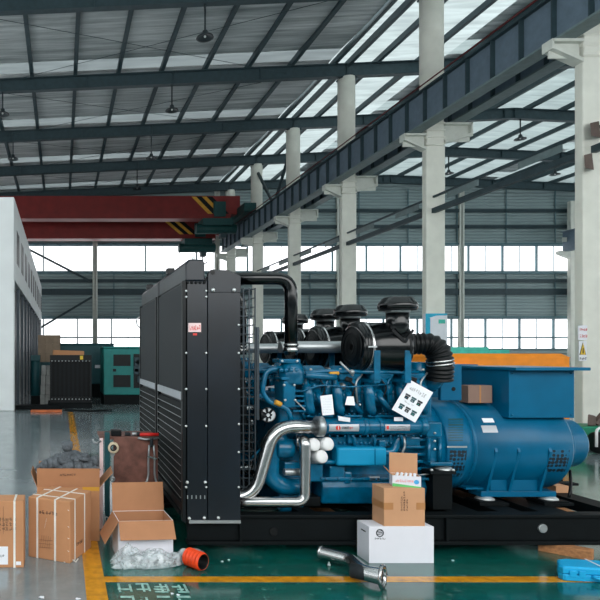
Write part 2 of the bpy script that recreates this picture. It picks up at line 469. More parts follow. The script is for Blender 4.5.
# eave strut along the column tops and roof bracing rods
struct('tie_beam', MB().bar((11.57, 0, 13.35), (11.57, YE, 13.35), .16, .22), M['rafter'], 'longitudinal beam along the column tops')
for n in (1, 2, 3, 4):
    for sgn in (1, -1):
        xs = (-3.0, 9.0) if sgn > 0 else (9.0, -3.0)
        struct('brace_rod', MB().tube([(xs[0], YN(n)+.2, zr(xs[0])+.1), (xs[1], YN(n+1)-.2, zr(xs[1])+.1)], .009, 6), M['steel_dark'], 'thin diagonal roof bracing rod')
struct('brace_rod', MB().tube([(11.57, YN(3), 12.4), (11.57, (YN(3)+YN(4))/2, 9.7), (11.57, YN(4), 12.4)], .09, 8), M['steel_dark'], 'v shaped bracing between two column tops')

# end wall: corrugated sheet with two window bands
WB = [(0, 1.9), (4.08, 7.28), (9.15, 14.2)]
for i, (z0, z1) in enumerate(WB):
    struct('wall_end' if i == 0 else 'wall_end_band', MB().box(XL, XR, YE, YE+.2, z0, z1), M['wall'], 'grey corrugated end wall sheeting')
PW = 1.182
x0 = gx(130/3, YE)
def window(i, xa, xb, za, zb, transom):
    t = bpy.data.objects.new('window_%d' % i, None); C.objects.link(t); t.location = ((xa+xb)/2, YE, za); t['kind'] = 'structure'
    t['label'] = 'white daylit end wall window with thin mullions'
    f = MB()
    f.box(xa, xa+.045, YE-.05, YE+.1, za, zb); f.box(xb-.045, xb, YE-.05, YE+.1, za, zb)
    f.box(xa, xb, YE-.04, YE+.1, za, za+.07); f.box(xa, xb, YE-.04, YE+.1, zb-.07, zb)
    if transom: f.box(xa, xb, YE-.04, YE+.1, transom-.05, transom+.05)
    f.build('window_frame', M['frame'], t)
    nn = max(1, round((xb-xa)/PW)); th = MB()
    for k in range(1, nn):
        xm = xa+(xb-xa)*k/nn; th.box(xm-.013, xm+.013, YE, YE+.06, za, zb)
    if nn > 1: th.build('mullion', M['frame'], t)
    MB().box(xa, xb, YE+.06, YE+.075, za, zb).build('pane', M['glass'], t)
wi = 1
x = x0 - 3*PW*2
while x < 35.5:
    nn = 3 if x < 16 else 2
    window(wi, x, x+nn*PW, 7.28, 9.15, None); wi += 1
    x += nn*PW
x = x0 - 4*PW
while x < 35.5:
    window(wi, x, x+2*PW, 1.9, 4.08, gz(337.5, YE)); wi += 1
    x += 2*PW
# girts, wall posts, wall bracing
for z, hgt in ((gz(281, YE), .22), (gz(292, YE), .42), (gz(211, YE), .2), (gz(227, YE), .2), (9.22, .12), (7.2, .12), (4.14, .12)):
    struct('girt', MB().box(XL, XR, YE-.16, YE, z-hgt/2, z+hgt/2), M['frame' if hgt < .15 else 'steel_dark'], 'horizontal steel rail on the end wall')
for xp in (2.29, 10.75, 19.2, 27.66):
    struct('wall_post', MB().box(xp-.17, xp+.17, YE-.20, YE-.16, 0, 13).box(xp-.03, xp+.03, YE-.20, YE-.02, 0, 13).box(xp-.17, xp+.17, YE-.05, YE-.01, 0, 13), M['corbel'], 'pale steel post against the end wall')
for k in range(10):
    xp = 3.6 + k*3.4
    struct('downpipe', MB().cyl((xp, YE-.08, 4.1), (xp, YE-.08, 7.25), .035), M['frame'], 'thin vertical pipe on the end wall')
    if k > 4: struct('downpipe', MB().cyl((xp, YE-.08, 9.2), (xp, YE-.08, 13), .035), M['frame'], 'thin vertical pipe on the end wall')
struct('wall_brace', MB().bar(P(30, 250, YE-.3), P(90, 281, YE-.3), .14, .14), M['steel_dark'], 'diagonal steel brace on the end wall at left')
struct('wall_brace', MB().bar(P(40, 328, YE-.3), P(92, 297, YE-.3), .14, .14), M['steel_dark'], 'lower diagonal steel brace on the end wall at left')
# side walls with a window band each (outside the frame, they close the hall)
for nm, xa in (('wall_left', XL-.2), ('wall_right', XR)):
    struct(nm, MB().box(xa, xa+.2, -4, YE+.2, 0, 1.9).box(xa, xa+.2, -4, YE+.2, 4.1, 7.3).box(xa, xa+.2, -4, YE+.2, 9.2, 13.6), M['wall'], 'corrugated side wall of the hall')

struct('wall_front', MB().box(XL, XR, -4.2, -4, 8, 13.6).box(XL, XR, -4.2, -4, 0, 2.6), M['wall'], 'corrugated wall behind the photographer with an open band of daylight')  # unseen wall added to cut front light; opening shapes the reflections

# ---------------------------------------------------------------- columns and crane runway
ORD = ['nearest thick pale column at right edge carrying warning signs', 'second pale column behind the corrugated air hose with a notice board',
       'third pale column behind the black mushroom air cap', 'fourth pale column left of centre behind the black pipe elbow',
       'fifth pale column just right of the grille guard', 'farthest pale column beside the end of the runway beam']
CXL, CXR = 11.33, 11.93
for n in range(0, 6):
    Y = YN(n); top = zr(11.57)-.08
    c = thing('concrete_column', ORD[n], 'column', (11.57, Y, 0), 'pale columns of the middle row')
    mb = MB().box(CXL, CXR, Y, Y+.22, 0, 8.1)
    mb.box(CXL+.03, CXR-.03, Y+.01, Y+.2, 8.1, 9.5)
    for z in (8.12, 8.34, 8.56, 8.78): mb.box(CXL-.01, CXR+.01, Y-.015, Y+.22, z, z+.07)
    mb.build('shaft', M['concrete'], c, .03)
    mb = MB().lathe([(.33, 9.5), (.33, 11.6), (.34, 11.62), (.33, 11.66), (.33, top)], (11.57, Y+.12, 0), (0,0,1), 20)
    mb.build('upper_shaft', M['concrete'], c)
    mb = MB().box(11.25, 11.9, Y-.1, Y+.34, top-.06, top); mb.build('cap_plate', M['steel_dark'], c)
    mb = MB().prism([(10.66, 8.36), (CXL, 8.06), (CXL, 7.98), (10.66, 8.28)], 'y', Y-.02, Y+.24)
    mb.box(10.66, CXL, Y-.03, Y+.25, 8.42, 8.48).box(10.64, 10.68, Y-.03, Y+.25, 8.26, 8.48).box(10.66, CXL, Y+.09, Y+.12, 8.1, 8.44)
    mb.build('corbel', M['corbel'], c)
    mb = MB().prism([(CXR, 8.2), (12.75, 8.42), (12.75, 8.5), (CXR, 8.28)], 'y', Y-.02, Y+.24)
    mb.box(CXR, 12.75, Y-.03, Y+.25, 8.76, 8.82).box(12.71, 12.77, Y-.03, Y+.25, 8.4, 8.82).box(CXR, 12.75, Y+.09, Y+.12, 8.25, 8.78)
    mb.build('corbel', M['corbel'], c)
# far right row: the one column in view
Yc = YN(5)-.05
c = thing('concrete_column', 'pale column far right in front of the end wall windows', 'column', (35.0, Yc, 0))
MB().box(34.6, 35.4, Yc-.3, Yc, 0, 12).build('shaft', M['concrete'], c, .03)
MB().box(34.0, 35.4, Yc-.34, Yc-.3, 9.2, 9.5).prism([(33.8, 8.4), (34.6, 8.1), (34.6, 8.6), (33.8, 8.6)], 'y', Yc-.3, Yc).build('corbel', M['corbel'], c)
rb = thing('crane_runway_beam', 'stub of grey runway beam on the far right column', 'beam', (34.4, Yc-2, 8.6))
MB().box(34.3, 34.35, Yc-4, Yc, 8.6, 9.9).build('web', M['girder'], rb)
MB().box(34.15, 34.5, Yc-4, Yc, 8.56, 8.62).box(34.15, 34.5, Yc-4, Yc, 9.9, 9.95).build('flange', M['girder'], rb)

def runway(name_label, xa, xb, z0, z1, ya, yb, rail):
    t = thing('crane_runway_beam', name_label, 'beam', ((xa+xb)/2, ya, z0))
    xm = (xa+xb)/2
    MB().box(xa+.12, xa+.15, ya, yb, z0+.05, z1-.05).build('web', M['girder'], t)
    MB().box(xa, xb, ya, yb, z0, z0+.05).build('lower_flange', M['flange'], t)
    MB().box(xa, xb, ya, yb, z1-.05, z1).build('upper_flange', M['steel_dark'], t)
    y = ya+.4; st = MB()
    while y < yb:
        st.box(xa+.01, xa+.12, y, y+.03, z0+.05, z1-.05); y += BAY/6
    s_ = st.build('stiffeners', M['steel_dark'], t); s_['kind'] = 'stuff'
    if rail:
        MB().bar((xa+.02, ya, z1+.12), (xa+.02, yb, z1+.12), .03, .03).build('conductor_rail', M['rail_red'], t)
        MB().box(xm-.04, xm+.04, ya, yb, z1, z1+.1).build('crane_rail', M['steel_dark'], t)
runway('long dark grey crane runway beam with panelled side crossing the picture on the left corbels', 10.75, 11.15, 8.48, 9.54, 6.0, 39.3, True)
runway('second dark runway beam on the right corbels behind the columns', 12.1, 12.5, 8.82, 9.75, 6.0, 39.3, False)

# cable tray between the columns
t = thing('cable_tray', 'long dark tray of two rails with pale plates running between the columns', 'cable tray', (11.57, 12, 6.0))
MB().box(11.5, 11.62, 6, 38.5, 6.0, 6.15).build('rail', M['steel_dark'], t)
MB().box(11.53, 11.59, 6, 38.5, 6.48, 6.54).build('rail', M['steel_dark'], t)
y = 8
while y < 38: MB().box(11.55, 11.57, y, y+1.3, 6.30, 6.48).build('cover_plate', M['flange'], t); y += 2.7

for pa, pb, ya_, yb_ in ((585, 594, 153, 168), (591, 601, 121, 136)):
    Yt = YN(0)-.3; MB().hexa([P(pa,yb_,Yt), P(pb,yb_+2,Yt), P(pb,yb_+2,Yt+.25), P(pa,yb_,Yt+.25), P(pa-1,ya_+2,Yt), P(pb-2,ya_,Yt), P(pb-2,ya_,Yt+.25), P(pa-1,ya_+2,Yt+.25)]).build('rail_clamp', M['brown'], t, .01)

# ---------------------------------------------------------------- overhead cranes
def crane(Y, z0, z1, xe, lab, hook_px, hz):
    t = thing('overhead_crane', lab, 'crane', (2, Y, z0))
    MB().box(XL+.3, xe, Y, Y+.6, z0+.28, z1).build('bridge_girder', M['crane_red'], t, .02)
    MB().box(XL+.3, xe-.6, Y-.14, Y+.74, z0+.0, z0+.28).build('lower_flange', M['crane_red'], t)
    for k in range(2):
        xs = hz+k*.62
        MB().prism([(xs, z1-.05), (xs+.28, z1-.05), (xs+1.28, z0+.3), (xs+1.0, z0+.3)], 'y', Y-.006, Y-.001).build('hazard_stripe', M['hazard'], t)
        MB().prism([(xs+.28, z1-.05), (xs+.62, z1-.05), (xs+1.62, z0+.3), (xs+1.28, z0+.3)], 'y', Y-.006, Y-.001).build('hazard_stripe', M['black'], t)
    MB().box(xe-.2, xe+.5, Y-1.4, Y+2.0, max(z0-.02, 9.72), z0+.62).build('end_truck', M['crane_green'], t, .03)
    for s in (-1.0, 1.5): MB().cyl((xe+.25, Y+s, 9.9), (xe+.45, Y+s, 9.9), .2).build('wheel', M['steel_dark'], t)
    h = MB().box(hook_px-.9, hook_px+.9, Y-.35, Y+.9, z0-.42, z0-.02)
    h.cyl((hook_px-1.2, Y+.2, z0-.55), (hook_px+1.2, Y+.2, z0-.55), .3)
    h.build('hoist', M['crane_green'], t, .02)
    MB().box(hook_px-.2, hook_px+.5, Y-.2, Y+.5, z0+.1, z0+1.0).build('hoist_motor', M['crane_green'], t, .02)
    MB().box(hook_px+.25, hook_px+.6, Y+.05, Y+.5, z0-1.1, z0-.8).tube([(hook_px+.42, Y+.3, z0-.8), (hook_px+.42, Y+.3, z0-1.5), (hook_px+.6, Y+.3, z0-1.6), (hook_px+.7, Y+.3, z0-1.45)], .04, 8).build('hook', M['steel_dark'], t)
    return t
crane(34.5, 9.62, 11.0, 10.6, 'nearer red bridge crane with yellow and black stripes under the roof', 9.2, 7.7)
crane(37.9, 9.1, 10.3, 10.6, 'farther red bridge crane seen below the first one', 8.85, 6.7)

# ---------------------------------------------------------------- high bay lamps
LAMPS = [(4.45, 1, 11.55, 'hanging high bay lamp nearest the top centre of the picture'), (4.45, 2, 11.55, 'second hanging lamp behind the nearest one, left of centre'),
         (4.45, 3, 11.45, 'third hanging lamp of the middle row'), (4.45, 4, 11.45, 'fourth hanging lamp of the middle row above the red crane'),
         (-2.4, 2, 11.4, 'hanging lamp at the left edge near the second rafter'), (-2.44, 3, 11.4, 'hanging lamp at left below the third rafter'),
         (22.85, 3, 12.4, 'hanging lamp under the roof of the right bay between beam and column'), (22.9, 4, 12.36, 'hanging lamp of the right bay just right of the second column'),
         (29.2, 4, 12.3, 'hanging lamp of the right bay beside the nearest column')]
for x, n, z, lab in LAMPS:
    Y = YN(n)
    t = thing('pendant_lamp', lab, 'lamp', (x, Y, z), 'high bay lamps hanging from the rafters')
    MB().tube([(x, Y, z+.1), (x, Y, zr(x)-.07)], .03, 6).build('rod', M['lamp'], t)
    MB().lathe([(.05, .24), (.08, .22), (.09, .12), (.25, .04), (.27, 0), (.22, .01), (.08, .08), (.02, .09)], (x, Y, z-.1), (0,0,1), 20, cap=False).build('shade', M['lamp'], t)
    MB().ball((x, Y, z-.05), .04).build('bulb', M['white'], t)

# ---------------------------------------------------------------- walled booth at left
bx = -1.365
t = thing('booth', 'large pale grey walled booth with dark doors along the left side', 'booth', (bx-3, 16.5, 0))
MB().box(XL+.4, bx, 16.5, 16.8, 0, 6.09).build('front_wall', M['booth'], t, .02)
MB().box(bx-.25, bx, 16.8, 38.8, 3.75, 6.09).build('side_fascia', M['booth'], t)
MB().box(XL+.4, bx-.01, 16.8, 38.8, 6.0, 6.08).build('roof', M['booth'], t)
MB().box(XL+.4, bx, 38.6, 38.8, 0, 6.0).build('rear_wall', M['booth'], t)
y = 17.0; k = 0
while y < 38.4:
    MB().box(bx-.12, bx-.04, y+.0, y+.28, 0, 3.75).build('post', M['booth_post'], t)
    MB().box(bx-.3, bx-.2, y+.28, y+2.0, 0, 3.75).build('door', M['booth_dark'], t)
    MB().box(bx-.02, bx+.006, y+.5, y+1.5, 4.35, 5.35).build('vent_window', M['booth_dark'], t)
    y += 2.0; k += 1

# ================================================================ BACKGROUND THINGS
# small radiator
Y = 17.4
t = thing('radiator', 'black radiator with vertical fins standing beside the booth', 'radiator', (gx(71,Y), Y+.3, 0))
MB().box(gx(51,Y), gx(91,Y), Y, Y+.35, gz(398,Y), gz(358,Y)).build('core', M['core2'], t)
for a in (50, 90.2): MB().box(gx(a,Y), gx(a+1.4,Y), Y-.05, Y+.4, .06, gz(357,Y)).build('side_frame', M['black'], t)
MB().box(gx(50,Y), gx(91.5,Y), Y-.04, Y+.4, gz(361.5,Y), gz(355,Y)).build('top_tank', M['black'], t)
MB().box(gx(50,Y), gx(91.5,Y), Y-.04, Y+.4, gz(402,Y), gz(397,Y)).build('bottom_tank', M['black'], t)
MB().box(gx(48,Y), gx(92,Y), Y-.1, Y+.6, 0, gz(402,Y)).build('base', M['skid'], t)
MB().box(gx(80,Y), gx(83,Y), Y-.05, Y-.041, gz(359.5,Y), gz(355.7,Y)).build('label_plate', M['yellow_lbl'], t)
for i in range(12):
    xx = gx(52+i*3.4, Y); MB().ball((xx, Y-.045, gz(361,Y)), .02, n=6).build('bolt', M['zinc'], t); MB().ball((xx, Y-.045, gz(399,Y)), .02, n=6).build('bolt', M['zinc'], t)
Y = 18.1
tag(MB().slab([(gx(50,Y),Y+.3,0), (gx(84,Y),Y+.3,0), P(84,351,Y)+Vector((0,.3,0)), P(53,350,Y)+Vector((0,.3,0))], .4).build('cardboard_box', M['card'], None, .02), 'orange brown cardboard box showing above the top of the black radiator', 'box')
# stack of tan cartons and wrapped grey cartons
Y = 20.5
for i in range(3):
    for j in range(3):
        xa = gx(38+i*7.4, Y); z0 = gz(362-j*9, Y)
        if j < 3: tag(MB().box(xa, xa+.2605, Y, Y+.3, z0, z0+.3175).build('carton', M['wrap_carton'], None, .01), 'tan carton in the stack against the end wall behind the black radiator', 'carton', 'tan cartons stacked by the booth')
tag(MB().box(gx(37,Y), gx(61,Y), Y, Y+.8, 0, gz(362,Y)-.005).build('pallet_rack', M['teal_dark']), 'dark base under the stack of tan cartons', 'base')
Y = 18.4
for j in range(4):
    for i in range(2):
        xa = gx(40.2+i*5+j*.4, Y); z0 = .02+j*.31
        tag(MB().box(xa, xa+.15, Y, Y+.4, z0, z0+.305).build('carton', M['pallet_grey'], None, .01), 'grey wrapped carton piled left of the black radiator', 'carton', 'grey cartons left of the radiator')
Y = 18.9
t = thing('pump_unit', 'dark teal pump unit next to the booth doors', 'machine', (gx(36,Y), Y, 0))
MB().cyl((gx(35,Y), Y+.2, .25), (gx(35,Y), Y+.2, 1.4), .16).build('body', M['teal_dark'], t)
MB().box(gx(31,Y), gx(42,Y), Y, Y+.4, 0, .25).build('base', M['skid'], t)
MB().box(gx(31,Y), gx(40,Y), Y, Y+.4, 1.4, 1.58).build('head', M['teal_dark'], t)
tag(MB().box(gx(31,16.3), gx(62,16.3), 16.1, 16.3, .002, .06).build('plank', M['plank'], None, .01), 'orange plank lying on the floor before the black radiator', 'plank')
tag(MB().tube([(gx(64,16.5), 16.5, .03), (gx(90,16.2), 16.2, .03), (gx(112,16.3), 16.3, .05)], .03, 8).build('steel_rod', M['black']), 'dark rod lying on the floor before the black radiator', 'rod')
tag(MB().box(gx(15,16.9), gx(60,17.2), 16.9, 17.25, .002, .12).build('kerb_beam', M['skid']), 'low black beam at the foot of the booth doors', 'beam')
# teal canopy generator sets
def canopy(Y, pxa, pxb, pyt, pyb, lab, detail):
    t = thing('canopy_generator', lab, 'generator', (gx((pxa+pxb)/2, Y), Y, 0))
    xa, xb = gx(pxa, Y), gx(pxb, Y)
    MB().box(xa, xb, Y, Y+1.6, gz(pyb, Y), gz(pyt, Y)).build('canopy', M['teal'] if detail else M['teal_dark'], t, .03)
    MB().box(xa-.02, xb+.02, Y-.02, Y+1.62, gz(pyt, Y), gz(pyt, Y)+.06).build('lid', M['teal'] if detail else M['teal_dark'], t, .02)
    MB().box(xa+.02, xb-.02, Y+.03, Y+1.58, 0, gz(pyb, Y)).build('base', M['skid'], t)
    if detail:
        MB().box(gx(112,Y), gx(131.5,Y), Y-.02, Y, gz(387,Y), gz(353,Y)).build('door', M['teal'], t)
        MB().box(gx(113.3,Y), gx(130.5,Y), Y-.03, Y-.02, gz(366,Y), gz(354.5,Y)).build('louvre', M['black'], t)
        MB().box(gx(113.3,Y), gx(130.5,Y), Y-.03, Y-.02, gz(387,Y), gz(375,Y)).build('louvre', M['black'], t)
        MB().box(gx(112.8,Y), gx(116,Y), Y-.05, Y-.02, gz(371.5,Y), gz(368.8,Y)).build('latch', M['black'], t)
        MB().box(gx(133.5,Y), gx(150,Y), Y-.02, Y-.002, gz(388,Y), gz(354,Y)).build('open_bay', M['black'], t)
        e = MB()
        for i in range(9): e.obox(P(136+random.random()*9, 358+random.random()*26, Y-.05), (.16, .08, .2))
        e.build('control_gear', M['steel_dark'], t, .02)
    else:
        MB().box(gx(95,Y), gx(101,Y), Y-.01, Y, gz(368,Y), gz(365,Y)).build('name_plate', M['plate'], t)
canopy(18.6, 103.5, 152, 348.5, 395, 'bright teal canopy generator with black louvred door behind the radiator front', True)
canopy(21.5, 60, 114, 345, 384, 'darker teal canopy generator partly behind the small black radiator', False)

# orange and teal machines behind the alternator
t = thing('orange_container', 'long orange machine casing behind the blue alternator', 'machine', (gx(510,12), 11.4, 0))
ya, yb = 11.0, 12.3
MB().box(gx(452,ya), gx(570,ya), ya, yb, .3, gz(357,ya)).build('casing', M['orange'], t, .02)
MB().hexa([(gx(451,ya),ya,gz(358,ya)),(gx(572,ya),ya,gz(358,ya)),(gx(572,ya),yb,gz(358,ya)),(gx(451,ya),yb,gz(358,ya)),
           (gx(452,ya),ya+.1,gz(353.5,ya)),(gx(566,ya),ya+.1,gz(353.5,ya)),(gx(566,ya),yb-.1,gz(353.5,ya)),(gx(452,ya),yb-.1,gz(353.5,ya))]).build('lid', M['orange'], t, .015)
MB().box(gx(452,ya), gx(475,ya), ya-.25, ya, .3, gz(364,ya)).build('step_casing', M['orange'], t, .02)
MB().box(gx(455,ya), gx(565,ya), ya+.1, yb-.1, 0, .3).build('base', M['skid'], t)
Y = 14
t = thing('teal_machine', 'pale teal machine top just above the orange casing', 'machine', (gx(480,Y), Y, 0))
MB().box(gx(440,Y), gx(489,Y), Y, Y+1.2, .2, gz(347,Y)).build('tall_cover', M['teal_light'], t, .02)
MB().box(gx(489,Y), gx(510,Y), Y, Y+1.2, .2, gz(349.8,Y)).build('low_cover', M['teal_light'], t, .02)
MB().box(gx(442,Y), gx(508,Y), Y+.1, Y+1.1, 0, .2).build('base', M['skid'], t)
# grey machine seen through the engine gap
# notice board on the second column
Y = YN(1)-.16
t = thing('notice_board', 'white notice board with blue trim on the second column', 'board', (gx(437,Y), Y, 1.0))
MB().box(gx(425.5,Y), gx(447.5,Y), Y, Y+.14, .6, gz(313.5,Y)).build('panel', M['paper'], t, .01)
MB().box(gx(425.5,Y), gx(430,Y), Y-.012, Y, .6, gz(318,Y)).build('side_stripe', M['cyan'], t)
MB().prism([(gx(425.5,Y),gz(313.5,Y)),(gx(447,Y),gz(313.5,Y)),(gx(447,Y),gz(315.2,Y)),(gx(436,Y),gz(315.6,Y)),(gx(425.5,Y),gz(319,Y))], 'y', Y-.014, Y-.002).build('top_band', M['cyan'], t)
MB().box(gx(438.5,Y), gx(445,Y), Y-.01, Y, gz(323.5,Y), gz(319.5,Y)).build('emblem', M['teal_light'], t)
# warning signs on the nearest column
Y = YN(0)
t = thing('warning_sign', 'white sign with two rows of red characters on the nearest column', 'sign', (gx(582,Y), Y, gz(339,Y)))
MB().box(gx(577.6,Y), gx(586.4,Y), Y-.02, Y-.002, gz(340,Y), gz(325.5,Y)).build('plate', M['paper'], t)
g = MB()
glyphs(g, (gx(578.6,Y), Y-.021, gz(331,Y)), (1,0,0), (0,0,1), 4, .06, .037, .002, 5, 7); glyphs(g, (gx(578.6,Y), Y-.021, gz(337.6,Y)), (1,0,0), (0,0,1), 4, .065, .037, .002, 8, 7)
g.build('characters', M['red_ink'], t)
t = thing('warning_sign', 'yellow triangular hazard sign below the red lettered sign', 'sign', (gx(582,Y), Y, gz(357,Y)))
MB().box(gx(578.4,Y), gx(586,Y), Y-.015, Y-.002, gz(361,Y), gz(341,Y)).build('plate', M['paper'], t)
def tri(k): return [(gx(582,Y)-.072*k, gz(354.8,Y)+.02*(1-k)), (gx(582,Y)+.072*k, gz(354.8,Y)+.02*(1-k)), (gx(582,Y), gz(342.6,Y)-.05*(1-k))]
MB().prism(tri(1.), 'y', Y-.022, Y-.016).build('border', M['ink'], t)
MB().prism(tri(.78), 'y', Y-.027, Y-.0225).build('triangle', M['yellow_lbl'], t)
MB().box(gx(581.5,Y), gx(582.5,Y), Y-.03, Y-.0272, gz(353.4,Y), gz(348,Y)).build('symbol', M['ink'], t)
g = MB(); glyphs(g, (gx(579,Y), Y-.016, gz(360,Y)), (1,0,0), (0,0,1), 4, .06, .034, .002, 15, 6); g.build('characters', M['ink'], t)
# trolley at the right edge
Y = 9.4
t = thing('trolley', 'green sided hand trolley with black wheel at right edge behind the alternator', 'trolley', (gx(600,Y), Y, 0))
MB().box(gx(582,Y), gx(640,Y), Y+.3, Y+.8, .02, gz(429,Y)).build('body', M['green_paint'], t, .02)
MB().lathe([(.05,-.04),(.16,-.04),(.18,-.02),(.18,.02),(.16,.04),(.05,.04)], (gx(604,Y), Y+.1, .181), (1,.15,0), 24).build('wheel', M['rubber'], t)
MB().tube(fillet([P(596.5,447,Y), P(596.5,430,Y), P(601,427,Y), P(620,427,Y)], .1), .02, 8).build('handle', M['white'], t)
t = thing('steel_bracket', 'brown steel bracket resting on the green trolley', 'bracket', P(594, 429, Y+.4))
MB().hexa([P(587.5,426,Y+.35), P(596,426,Y+.35), P(596,423,Y+.6), P(587.5,423,Y+.6), P(588,414,Y+.35), P(596,416,Y+.35), P(596,416,Y+.6), P(588,414,Y+.6)]).build('block', M['brown'], t, .02)
MB().bar(P(595,424,Y+.42), P(606,412,Y+.42), .08, .08).build('arm', M['brown'], t)

# ================================================================ THE GENERATING SET
GY = 5.40
gen = thing('generating_set', 'nearer blue diesel generating set with black radiator, engine and alternator on a black skid', 'generator', (2.9, GY, 0), 'generating sets')
Y0 = 4.74; ZB = .078; ZT = gz(515, Y0); YB = 6.0; XA = 1.03; XB = 5.25
def bolt(p, d, r=.011, n='bolt', par=gen, m=None):
    p = Vector(p); d = Vector(d)
    return MB().lathe([(r, 0), (r, r*.9), (r*.6, r*1.3), (.001, r*1.35)], p, d, 8).build(n, m or M['zinc'], par)
# --- skid
for ya, sgn in ((Y0, 1), (YB, -1)):
    mb = MB(); y1 = ya + .11*sgn
    a, b = min(ya, y1), max(ya, y1)
    mb.box(XA, XB, a, b, ZT-.025, ZT).box(XA, XB, a, b, ZB, ZB+.03)
    yw = ya + .035*sgn; mb.box(XA, XB, min(yw, yw+.02), max(yw, yw+.02), ZB+.03, ZT-.025)
    mb.build('skid_rail', M['skid'], gen, .004)
for px, wd in ((187, .10), (300, .14), (372, .14), (452, .26), (498, .2), (540, .24), (610, .2)):
    xx = gx(px, 5.0); MB().box(xx-wd/2, xx+wd/2, Y0+.06, YB-.06, ZT-.1, ZT-.004).build('cross_member', M['skid'], gen, .004)
MB().cyl((gx(545.5,Y0), Y0+.05, gz(529.5,Y0)), (gx(545.5,Y0), Y0+.02, gz(529.5,Y0)), .037).build('plug', M['alu'], gen)
MB().cyl((gx(275,Y0), Y0+.05, gz(533,Y0)), (gx(275,Y0), Y0+.025, gz(533,Y0)), .035).build('drain_hole', M['rubber'], gen)
for px in (240, 447): MB().box(gx(px,Y0), gx(px,Y0)+.02, Y0+.005, Y0+.05, ZB+.03, ZT-.025).build('gusset', M['skid'], gen)

# --- radiator
R0, R1 = 4.70, 5.97
XF = gx(184, R0)
xa, xm, xb = XF, gx(207.3, R0), gx(240.3, R0)
zb_, zt_ = gz(522, R0), gz(281, R0)
rad = MB().box(XF+.02, xb-.02, R0+.03, R1-.03, zb_, zt_).build('radiator_body', M['rad_black'], gen)
MB().box(xa+.012, xm, R0, R0+.03, zb_, zt_).build('core_side_plate', M['rad_black'], rad, .004)
MB().prism([(xm+.004, zb_), (xb, zb_), (xb, gz(276,R0)), (gx(229,R0), gz(270.5,R0)), (gx(211,R0), gz(269.5,R0)), (xm+.004, gz(274,R0))], 'y', R0-.005, R0+.03).build('cowl_side_plate', M['rad_black'], rad, .004)
MB().prism([(xm+.004, gz(292.5,R0)), (xb, gz(292.5,R0)), (xb, gz(276,R0)), (gx(229,R0), gz(270.5,R0)), (gx(211,R0), gz(269.5,R0)), (xm+.004, gz(274,R0))], 'y', R0-.012, R0-.006).build('top_corner_plate', M['rad_black'], rad, .003)
MB().box(xm+.03, xb-.01, R0+.02, R1-.02, zt_-.02, gz(274,R0)).build('cowl_top', M['rad_black'], rad, .02)
cap = [(xa+.012, zt_), (xm-.02, zt_), (xm-.02, gz(263,R0)), (gx(203,R0), gz(259.3,R0)), (gx(189,R0), gz(259,R0)), (xa+.012, gz(264,R0))]
MB().prism(cap, 'y', R0+.0, R1).build('top_tank', M['rad_black'], rad, .012)
MB().box(xa+.03, xa+.10, R0+.9, R0+1.0, gz(259,R0), gz(259,R0)+.06).build('tank_bracket', M['black'], rad, .005)
MB().cyl((gx(195,R0), R0+.06, gz(259.5,R0)), (gx(195,R0), R0+.06, gz(255.5,R0)), .012).build('lifting_eye', M['zinc'], rad)
# front face: frame posts, mesh core, louvred lower half
for ya in (R0, R1-.06): MB().box(XF-.012, XF+.03, ya, ya+.06, zb_, zt_).build('front_post', M['black'], rad, .004)
zs = 1.30
MB().box(XF-.004, XF+.02, R0+.06, R1-.06, zs+.03, zt_-.02).build('core', M['core'], rad)
MB().box(XF-.016, XF+.02, R0+.06, R1-.06, zs-.035, zs+.03).build('front_bar', M['plate'], rad, .003)
k = 0; z = zs-.11
while z > .42:
    MB().slab([(XF-.012, R0+.06, z), (XF+.012, R0+.06, z+.045), (XF+.012, R1-.06, z+.045), (XF-.012, R1-.06, z)], .004).build('louvre', M['skid'], rad)
    MB().box(XF-.016, XF-.006, R0+.06, R1-.06, z-.004, z+.002).build('louvre_edge', M['alu'], rad)
    z -= .066
MB().box(XF-.012, XF+.03, R0+.06, R1-.06, .33, .42).build('bottom_bar', M['black'], rad, .004)
MB().box(XF-.03, XF+.25, R0+.06, R1, ZT, ZT+.03).build('support_foot', M['skid'], rad)
# plates, labels, bolts
MB().box(gx(188.3,R0), gx(201,R0), R0-.002, R0, gz(332,R0), gz(323,R0)).build('warning_label', M['pink'], rad)
MB().box(gx(193,R0), gx(197,R0), R0-.002, R0, gz(335.3,R0), gz(333.2,R0)).build('tag_label', M['red_ink'], rad)
g = MB(); glyphs(g, (gx(189.5,R0), R0-.0024, gz(330.5,R0)), (1,0,0), (0,0,1), 6, .045, .013, .0006, 4, 5); g.build('label_print', M['red_ink'], rad)
MB().cyl((gx(212.5,R0), R0-.012, gz(272.7,R0)), (gx(212.5,R0), R0-.016, gz(272.7,R0)), .018).build('lifting_hole', M['rubber'], rad)
for px in (212.5, 233.3): bolt((gx(px,R0), R0-.012, gz(290.3,R0)), (0,-1,0), .016, par=rad)
for px in (186, 206, 238.5):
    for py in ((291, 297, 353, 389, 426, 487) if px != 238.5 else (325, 353, 389, 424, 452, 487)):
        bolt((gx(px,R0), R0-.0, gz(py,R0)), (0,-1,0), .010, par=rad)
for i in range(5):
    bolt((gx(187.5+i*4.2,R0), R0-.002, gz(282.5,R0)), (0,-1,0), .012, par=rad, m=M['black'])
    MB().obox((gx(187.5+i*4.3,R0), R0-.002, gz(497,R0)), (.008,.006,.028)).build('slot', M['alu'], rad)
for px, py in ((187, 482), (205, 482), (189, 518), (204, 517.5), (218, 517.5)): bolt((gx(px,R0), R0-.004, gz(py,R0)), (0,-1,0), .013, par=rad)
MB().box(gx(189,R0), gx(240.3,R0), R0-.012, R0+.04, gz(523,R0), gz(520,R0)).build('bottom_lip', M['alu'], rad)
MB().box(xa+.02, xb, R0+.03, R0+.2, ZT, zb_).build('base_block', M['skid'], rad)
